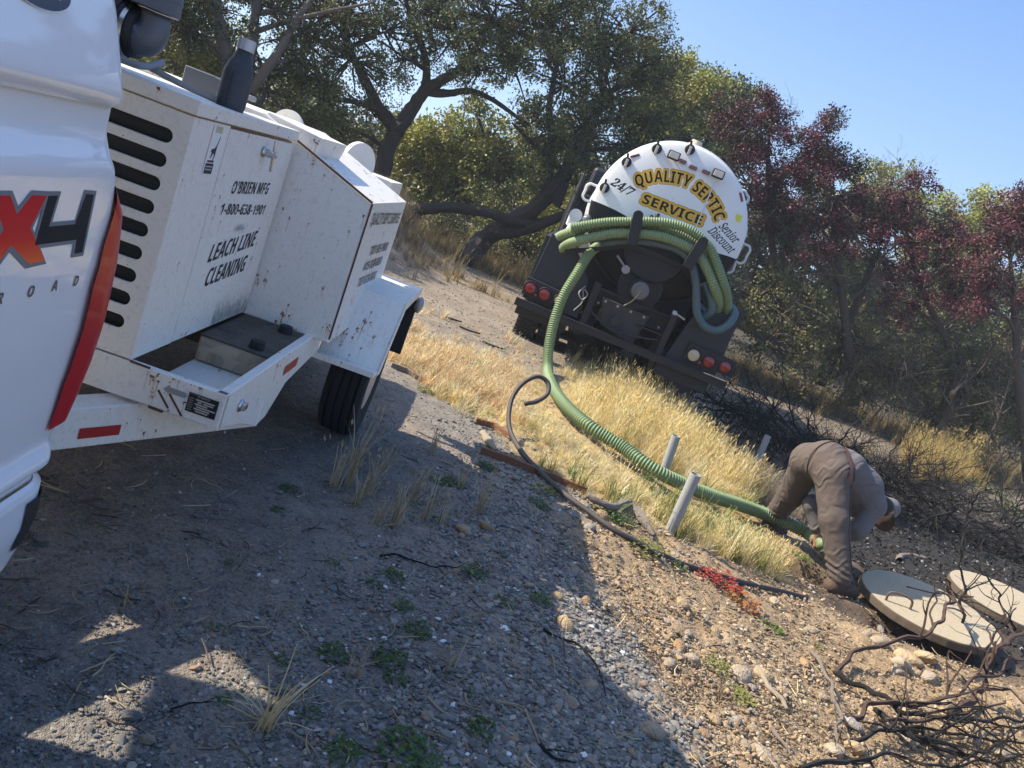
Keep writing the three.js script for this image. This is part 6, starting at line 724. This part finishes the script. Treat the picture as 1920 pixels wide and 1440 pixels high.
// blobs: [px, py, z, radius, clumps, colour?]
function tree(name, label, category, s, spec) {
  reseed(s); const wood = [], ends = [], items = [], bare = [];
  const A = (p) => p.length === 4 ? gp(p[0], p[1], p[3]) : at(p[0], p[1], p[2]);
  const limbs = (spec.limbs ?? []).map(([pts, r0, r1]) => { const P = pts.map(A); wood.push(taper(P, [r0, lerp(r0, r1, 0.5), r1], 9, 4, 0.28)); const c = new THREE.CatmullRomCurve3(P); for (let i = 1; i <= 8; i++) ends.push([c.getPoint(i / 8), lerp(r0, r1, i / 8)]); return c; });
  const col = spec.color, pick = (c) => { const v = R(0.6, 1.35), y = rnd() < 0.25 ? 1.25 : 1; return [c[0] * v * y, c[1] * v, c[2] * v]; };
  for (const [px, py, z, rad, n, c2] of spec.blobs) {
    const C = at(px, py, z); let best = null, bd = 1e9; for (const e of ends) { const d = e[0].distanceTo(C) + (e[0].y > C.y ? 0.8 : 0); if (d < bd) { bd = d; best = e; } }
    let hub = C; if (best) { const mid = best[0].clone().lerp(C, 0.5).add(V(gauss() * 0.15 * bd, 0.05 * bd, gauss() * 0.15 * bd)); const rr = Math.min(best[1] * 0.6, 0.02 + 0.03 * rad); wood.push(taper([best[0], mid, C], [rr, rr * 0.8, rr * 0.55], 6, 4, 0.2)); }
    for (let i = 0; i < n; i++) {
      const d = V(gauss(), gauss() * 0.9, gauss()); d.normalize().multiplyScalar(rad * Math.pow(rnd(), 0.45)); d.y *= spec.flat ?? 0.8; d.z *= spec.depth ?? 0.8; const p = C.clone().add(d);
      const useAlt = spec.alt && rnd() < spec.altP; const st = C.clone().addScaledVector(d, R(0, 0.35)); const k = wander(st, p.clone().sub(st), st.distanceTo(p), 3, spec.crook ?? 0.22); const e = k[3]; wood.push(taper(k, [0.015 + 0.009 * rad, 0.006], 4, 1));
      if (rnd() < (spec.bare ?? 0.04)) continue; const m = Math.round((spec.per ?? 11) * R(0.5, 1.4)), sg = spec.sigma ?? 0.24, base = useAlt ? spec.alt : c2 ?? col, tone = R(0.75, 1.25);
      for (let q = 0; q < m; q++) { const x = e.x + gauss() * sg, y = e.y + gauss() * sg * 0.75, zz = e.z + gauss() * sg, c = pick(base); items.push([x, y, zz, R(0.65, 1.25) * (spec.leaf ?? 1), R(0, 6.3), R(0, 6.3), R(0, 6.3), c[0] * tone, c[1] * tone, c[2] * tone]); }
    }
  }
  for (const [pts, r0, r1, subs, L, tw] of spec.twigs ?? []) bare.push(...branchy(pts.map(A), r0, r1, subs, L, tw, [], 5));
  const o = thing(name, label, category, spec.base ? A(spec.base) : V(0, 0, 0)); const off = o.position.clone().negate();
  if (wood.length) mesh('trunk', merge(wood).translate(off.x, off.y, off.z), spec.bark ?? M.oakBark, o);
  if (bare.length) mesh('bare_twigs', merge(bare).translate(off.x, off.y, off.z), spec.twigMat ?? M.twig, o);
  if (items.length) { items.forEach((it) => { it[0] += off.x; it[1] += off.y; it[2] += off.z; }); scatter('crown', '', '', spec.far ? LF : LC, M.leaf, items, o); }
  return o;
}
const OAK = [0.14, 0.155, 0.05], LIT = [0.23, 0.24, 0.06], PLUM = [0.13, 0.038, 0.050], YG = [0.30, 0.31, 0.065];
tree('oak_tree', 'big oak with a dark leaning trunk and spreading limbs behind the jetter trailer', 'oak tree', 701, { color: OAK, base: [717, 420, -16, 0].slice(0, 2).concat([0, 0]), per: 5, sigma: 0.2, 
  limbs: [[[[700, 460, -16], [714, 340, -16], [728, 275, -16], [744, 245, -16]], 0.20, 0.15], [[[744, 245, -16], [712, 205, -15.8], [690, 160, -15.5], [668, 120, -15.3], [640, 60, -15]], 0.15, 0.05], [[[744, 245, -16], [772, 205, -16], [795, 172, -16], [830, 150, -15.8], [872, 122, -15.5], [905, 60, -15.5]], 0.16, 0.05], [[[795, 172, -16], [840, 175, -16], [880, 170, -15.8], [925, 188, -15.6], [990, 235, -15.3]], 0.09, 0.03], [[[712, 205, -15.8], [660, 190, -15.6], [600, 185, -15.2]], 0.07, 0.03], [[[795, 172, -16], [800, 120, -16], [780, 60, -16], [760, 0, -16]], 0.09, 0.04]],
  blobs: [[560, 60, -15, 1.3, 30], [640, 30, -15, 1.4, 34], [720, 60, -15.6, 1.3, 30], [790, 20, -15.8, 1.4, 34], [860, 60, -15.5, 1.2, 30], [930, 40, -15.5, 1.3, 34], [1000, 20, -15.5, 1.2, 30], [600, 150, -15, 1.0, 24], [660, 110, -15.3, 1.1, 24], [560, 220, -15, 0.9, 20], [620, 230, -15.5, 0.8, 16], [960, 110, -15.4, 1.0, 24], [900, 130, -15.6, 0.8, 16], [760, 110, -16, 0.9, 18], [1010, 215, -15.2, 0.7, 14], [690, 200, -16, 0.8, 14], [840, -40, -15.6, 1.6, 30], [680, -60, -15.3, 1.7, 30], [540, -40, -15, 1.6, 30], [980, -60, -15.5, 1.5, 26], [500, 140, -15.2, 1.0, 20]] });
tree('oak_tree', 'oak with two pale upright trunks above the engine box of the trailer', 'oak tree', 702, { color: [0.085, 0.10, 0.028], bark: M.greyBark, per: 5, sigma: 0.2,
  limbs: [[[[445, 330, -14], [432, 190, -14], [425, 110, -14], [412, 50, -14], [395, -30, -14]], 0.16, 0.09], [[[452, 260, -14.2], [468, 120, -14.2], [476, 50, -14.2], [488, -40, -14.2]], 0.12, 0.07], [[[470, 170, -14.2], [520, 100, -14], [560, 30, -14], [610, -30, -14]], 0.09, 0.04], [[[425, 110, -14], [380, 70, -13.8], [330, 40, -13.6]], 0.05, 0.02], [[[476, 60, -14.2], [540, 40, -14], [620, 20, -13.8], [700, 5, -13.6]], 0.05, 0.02]],
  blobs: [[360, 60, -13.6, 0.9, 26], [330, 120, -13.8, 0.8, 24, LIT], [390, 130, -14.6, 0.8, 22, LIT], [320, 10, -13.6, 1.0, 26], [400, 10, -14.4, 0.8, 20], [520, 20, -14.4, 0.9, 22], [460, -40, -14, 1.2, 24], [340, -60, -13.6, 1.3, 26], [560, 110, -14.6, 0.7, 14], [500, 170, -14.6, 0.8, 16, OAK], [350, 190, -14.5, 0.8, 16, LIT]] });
tree('oak_tree', 'oak with a heavy low limb and a leaning trunk left of the tank truck', 'oak tree', 703, { color: OAK, per: 6, sigma: 0.2,
  limbs: [[[[870, 496, -16, 0], [905, 452, -15.9], [950, 420, -15.8], [1010, 385, -15.6], [1060, 325, -15.6], [1100, 250, -15.8], [1130, 180, -16]], 0.22, 0.10], [[[700, 440, -15.8], [760, 402, -15.6], [800, 391, -15.4], [860, 390, -15.3], [925, 402, -15.4], [985, 420, -15.6], [1050, 405, -15.8], [1110, 380, -16]], 0.125, 0.07], [[[930, 440, -15.8], [990, 430, -15.6], [1060, 400, -15.4], [1120, 350, -15.4]], 0.12, 0.06], [[[1010, 385, -15.6], [1035, 300, -15.6], [1030, 200, -15.5], [1045, 120, -15.5]], 0.10, 0.04], [[[1060, 325, -15.6], [1000, 270, -15.4], [960, 230, -15.2]], 0.06, 0.02]],
  blobs: [[1050, 60, -15.6, 1.1, 34], [1120, 90, -16, 1.2, 36], [1150, 180, -16, 1.1, 34], [1060, 160, -15.6, 1.0, 26], [1200, 140, -16.2, 1.0, 32], [1220, 230, -16.2, 0.9, 28], [1100, 250, -15.8, 0.9, 22], [1040, 250, -15.4, 0.8, 14], [1180, 60, -16.2, 0.9, 26], [1180, 280, -16, 0.9, 24], [1010, 320, -15.4, 0.7, 10], [1130, 330, -16, 0.9, 18], [1080, 10, -15.8, 1.0, 26], [1232, 110, -16.4, 0.45, 10]] });
tree('oak_tree', 'yellow-green oak crown showing between the dark oak and the purple trees', 'oak tree', 704, { color: YG, per: 11, far: true, sigma: 0.4,
  limbs: [[[[1300, 480, -24], [1295, 330, -24], [1285, 230, -24]], 0.3, 0.12]], blobs: [[1260, 160, -24, 1.4, 34], [1310, 185, -24, 1.2, 30], [1290, 245, -24, 1.5, 34], [1350, 200, -24.5, 1.0, 24, [0.09, 0.105, 0.03]], [1240, 220, -24.5, 1.3, 24, [0.09, 0.105, 0.03]], [1330, 290, -24, 1.4, 24], [1375, 190, -25, 0.8, 16, [0.09, 0.105, 0.03]]] });
for (const [label, s, L, B, T, base] of [
  ['purple-leaved plum tree with a tall spire right beside the tank head', 711, [[[[1470, 640, -15.5], [1450, 480, -15.5], [1440, 330, -15.5], [1445, 200, -15.5]], 0.09, 0.02], [[[1455, 540, -15.5], [1400, 420, -15.2], [1370, 300, -15]], 0.06, 0.02]], [[1375, 225, -15.2, 0.55, 22], [1400, 280, -15.2, 0.7, 24], [1438, 178, -15.5, 0.13, 6], [1440, 200, -15.5, 0.2, 8], [1436, 225, -15.5, 0.32, 11], [1425, 250, -15.3, 0.55, 18], [1450, 330, -15.3, 0.7, 22], [1405, 350, -15.1, 0.7, 20], [1430, 420, -15, 0.7, 16], [1475, 260, -15.5, 0.28, 5], [1480, 215, -15.5, 0.22, 3], [1395, 240, -15.6, 0.5, 14, [0.09, 0.095, 0.03]], [1470, 400, -15.6, 0.6, 14, [0.05, 0.055, 0.02]]], [[[[1450, 330, -15.5], [1478, 260, -15.5], [1486, 180, -15.5]], 0.012, 0.004, 8, 0.4, 2], [[[1440, 330, -15.2], [1442, 240, -15.2]], 0.012, 0.004, 6, 0.3, 2]]],
  ['purple-leaved plum tree with the tallest narrow spire in the middle of the right-hand row', 712, [[[[1600, 760, -15], [1580, 560, -15], [1560, 400, -15], [1550, 260, -15]], 0.10, 0.02], [[[1535, 720, -15.5], [1575, 640, -15.4], [1610, 560, -15.2], [1640, 480, -15]], 0.13, 0.05]], [[1560, 218, -15, 0.12, 5], [1556, 240, -15, 0.22, 8], [1500, 262, -15, 0.15, 5], [1540, 280, -15, 0.42, 16], [1560, 300, -15, 0.55, 22], [1520, 330, -15, 0.6, 20], [1500, 310, -15, 0.38, 12], [1560, 370, -14.8, 0.8, 24], [1590, 330, -15.2, 0.45, 10, [0.075, 0.075, 0.03]], [1510, 400, -14.8, 0.7, 20], [1590, 430, -14.8, 0.8, 22], [1545, 470, -14.6, 0.7, 16], [1485, 470, -15, 0.6, 12, [0.05, 0.055, 0.02]], [1620, 390, -15.4, 0.6, 14, [0.10, 0.11, 0.04]]], [[[[1600, 560, -14.6], [1640, 520, -14.4], [1690, 560, -14.2], [1700, 640, -14.2]], 0.02, 0.006, 9, 0.6, 3]]],
  ['purple-leaved plum tree topped by pale bare twigs', 713, [[[[1750, 800, -15], [1790, 700, -15], [1720, 520, -15], [1690, 380, -15]], 0.10, 0.02]], [[1700, 380, -15, 0.5, 14], [1725, 350, -15, 0.4, 10], [1660, 420, -15, 0.6, 18], [1700, 450, -14.8, 0.7, 20], [1760, 440, -15, 0.6, 18], [1650, 480, -14.8, 0.7, 18], [1740, 520, -14.6, 0.7, 18], [1680, 560, -14.5, 0.6, 12], [1800, 520, -15, 0.7, 16], [1640, 370, -15.4, 0.5, 14, [0.11, 0.12, 0.045]]], [[[[1680, 480, -15], [1685, 390, -15], [1690, 310, -15]], 0.02, 0.005, 16, 0.7, 4], [[[1670, 430, -15], [1655, 360, -15], [1650, 320, -15]], 0.012, 0.004, 8, 0.5, 3]]],
  ['purple-leaved plum tree at the right picture edge', 714, [[[[1930, 900, -14], [1910, 700, -14], [1900, 560, -14], [1890, 440, -14]], 0.10, 0.02]], [[1900, 400, -14, 0.5, 18], [1870, 430, -14, 0.6, 20], [1920, 460, -14, 0.7, 22], [1860, 500, -13.8, 0.6, 16], [1910, 540, -13.8, 0.7, 18], [1850, 570, -13.8, 0.5, 10], [1950, 400, -14, 0.8, 20], [1830, 460, -14.5, 0.5, 12]], [[[[1870, 620, -13.6], [1880, 520, -13.6], [1900, 460, -13.6]], 0.014, 0.004, 10, 0.6, 3], [[[1920, 640, -13.4], [1900, 560, -13.4], [1870, 500, -13.4]], 0.012, 0.004, 10, 0.5, 3]]]])
  tree('plum_tree', label, 'plum tree', s, { color: PLUM, alt: [0.075, 0.075, 0.035], altP: 0.22, bare: 0.2, bark: M.twig, twigMat: M.greyBark, per: 7, sigma: 0.17, leaf: 0.8, depth: 0.9, limbs: L, blobs: B, twigs: T });
for (const [label, s, B] of [
  ['pale yellow-green tree far behind the purple plums at the right', 721, [[1790, 420, -30, 1.6, 34], [1770, 460, -30, 1.5, 30], [1830, 450, -30, 1.4, 28], [1780, 500, -29, 1.6, 26]]], ['pale green tree top far behind near the right edge', 722, [[1870, 405, -30, 1.3, 26], [1900, 430, -30, 1.3, 24], [1660, 370, -28, 1.3, 26], [1620, 400, -28, 1.4, 26]]],
  ['dark green tree far behind the purple spires', 723, [[1480, 420, -25, 1.8, 40, OAK], [1420, 480, -25, 1.8, 36, OAK], [1560, 480, -25, 1.8, 36, OAK], [1640, 520, -25, 1.8, 36, OAK]]], ['dark green tree mass behind the far right plums', 724, [[1740, 560, -25, 1.8, 40, OAK], [1840, 580, -25, 1.8, 40, OAK], [1920, 600, -25, 1.9, 40, OAK], [1990, 560, -25, 2, 30, OAK]]]])
  tree('background_tree', label, 'tree', s, { color: YG, per: 11, far: true, sigma: 0.4, limbs: [[[[B[0][0] - 40, B[0][1] + 260, B[0][2]], [B[0][0], B[0][1], B[0][2]]], 0.2, 0.08]], blobs: B });
// undergrowth: loose shrubs with many thin stems, lit yellow-green on the left, brown and tangled on the right
function shrub(label, s, B, c, o = {}) { return tree(o.name ?? 'shrub', label, 'shrub', s, { color: c, per: o.per ?? 8, sigma: o.sigma ?? 0.3, bark: o.bark ?? M.twig, far: o.far, blobs: B, crook: 0.4, bare: o.bare ?? 0.1, twigs: o.twigs, limbs: o.limbs }); }
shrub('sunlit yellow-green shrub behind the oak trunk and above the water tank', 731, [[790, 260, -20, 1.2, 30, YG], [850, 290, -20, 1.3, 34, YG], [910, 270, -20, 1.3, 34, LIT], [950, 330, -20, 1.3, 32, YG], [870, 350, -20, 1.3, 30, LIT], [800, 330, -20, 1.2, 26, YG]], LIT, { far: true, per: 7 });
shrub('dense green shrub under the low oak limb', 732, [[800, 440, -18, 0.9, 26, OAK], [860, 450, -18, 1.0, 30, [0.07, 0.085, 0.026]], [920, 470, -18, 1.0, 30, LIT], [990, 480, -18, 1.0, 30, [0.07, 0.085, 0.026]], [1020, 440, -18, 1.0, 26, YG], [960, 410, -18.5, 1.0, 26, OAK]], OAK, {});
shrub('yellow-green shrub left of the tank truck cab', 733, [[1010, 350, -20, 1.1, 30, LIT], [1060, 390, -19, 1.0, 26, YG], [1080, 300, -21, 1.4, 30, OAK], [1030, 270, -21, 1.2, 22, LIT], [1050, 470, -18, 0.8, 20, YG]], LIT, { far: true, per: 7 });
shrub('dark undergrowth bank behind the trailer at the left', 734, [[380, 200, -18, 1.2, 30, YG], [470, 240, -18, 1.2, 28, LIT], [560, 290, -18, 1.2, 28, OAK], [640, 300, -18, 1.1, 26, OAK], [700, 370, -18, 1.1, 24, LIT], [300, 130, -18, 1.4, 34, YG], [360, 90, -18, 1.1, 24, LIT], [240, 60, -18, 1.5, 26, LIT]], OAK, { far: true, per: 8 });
shrub('tangle of brown leafless shrubs right of the tank truck', 735, [[1420, 560, -15, 0.9, 44], [1480, 600, -15, 0.9, 44], [1440, 640, -14.6, 0.8, 36], [1520, 560, -15.2, 0.9, 36], [1500, 680, -14.6, 0.7, 30], [1410, 500, -15.4, 0.9, 30]], [0.21, 0.21, 0.08], { per: 3, bare: 0.35, bark: M.greyBark, twigs: [[[[1420, 680, -14.5], [1460, 600, -14.5], [1530, 500, -14.5]], 0.025, 0.006, 16, 0.8, 3], [[[1400, 660, -14.8], [1500, 640, -14.6], [1580, 610, -14.4]], 0.02, 0.006, 16, 0.7, 3]] });
shrub('dark shrubs below the tallest purple spire', 736, [[1560, 620, -15.6, 0.9, 36], [1620, 650, -15.4, 0.9, 36], [1580, 700, -15, 0.7, 28], [1660, 700, -15, 0.8, 30], [1620, 740, -14.8, 0.6, 24]], [0.17, 0.17, 0.065], { per: 3, bare: 0.25, twigs: [[[[1560, 760, -14.6], [1620, 680, -14.5], [1680, 640, -14.4]], 0.03, 0.006, 18, 0.8, 3], [[[1640, 780, -14.4], [1700, 700, -14.4], [1730, 600, -14.4]], 0.03, 0.008, 16, 0.8, 3]] });
shrub('dark brown-green shrubs between the grey leaning trunk and the right edge', 737, [[1720, 700, -15.4, 0.9, 34], [1790, 680, -15.2, 0.9, 36], [1740, 770, -14.8, 0.7, 28], [1840, 720, -15, 0.9, 34], [1830, 790, -14.6, 0.7, 26], [1900, 760, -14.6, 0.9, 34], [1900, 680, -15, 0.9, 34], [1760, 620, -15.6, 0.9, 26]], [0.17, 0.17, 0.065], { per: 3, bare: 0.25, twigs: [[[[1740, 830, -14.2], [1790, 740, -14.2], [1850, 680, -14.2]], 0.07, 0.02, 16, 0.8, 3], [[[1850, 850, -13.8], [1880, 760, -13.8], [1900, 650, -13.8]], 0.03, 0.008, 18, 0.8, 3], [[[1700, 640, -14], [1690, 700, -14], [1680, 760, -14.2]], 0.012, 0.004, 10, 0.5, 2]] });
// oaks out of the picture at the left: their shade falls across the track and the bank
tree('oak_tree', 'oak standing beyond the left picture edge, shading the track', 'oak tree', 741, { color: OAK, far: true, per: 7, sigma: 0.45, limbs: [[[[-260, 160, -11.2], [-180, -60, -11.2], [-100, -280, -11.2]], 0.22, 0.12]], blobs: [[-40, -430, -11.3, 1.2, 34], [-140, -500, -11.2, 1.2, 30], [60, -520, -11.6, 1.1, 26], [-30, -620, -11.4, 1.2, 30], [-180, -380, -11.0, 1.0, 22]] });
{ // far wooded slope closing the view
  reseed(808); const items = []; for (let i = 0; i < 5200; i++) { const a = R(-0.75, 0.85), d = R(30, 52), x = d * Math.sin(a), z = -d * Math.cos(a), y = gh(x, z) + R(0, 1) * (1.3 + 1.8 * vn(a * 14, 3)); const v = R(0.6, 1.3), w = rnd() < 0.4; items.push([x, y, z, R(2.2, 4.2), R(0, 6.3), R(0, 6.3), R(0, 6.3), (w ? 0.12 : 0.06) * v, (w ? 0.13 : 0.075) * v, 0.03 * v]); }
  scatter('distant_woods', 'hazy far wooded slope seen through gaps in the trees', 'woods', LF, M.leaf, items);
}
renderer.render(scene, camera);
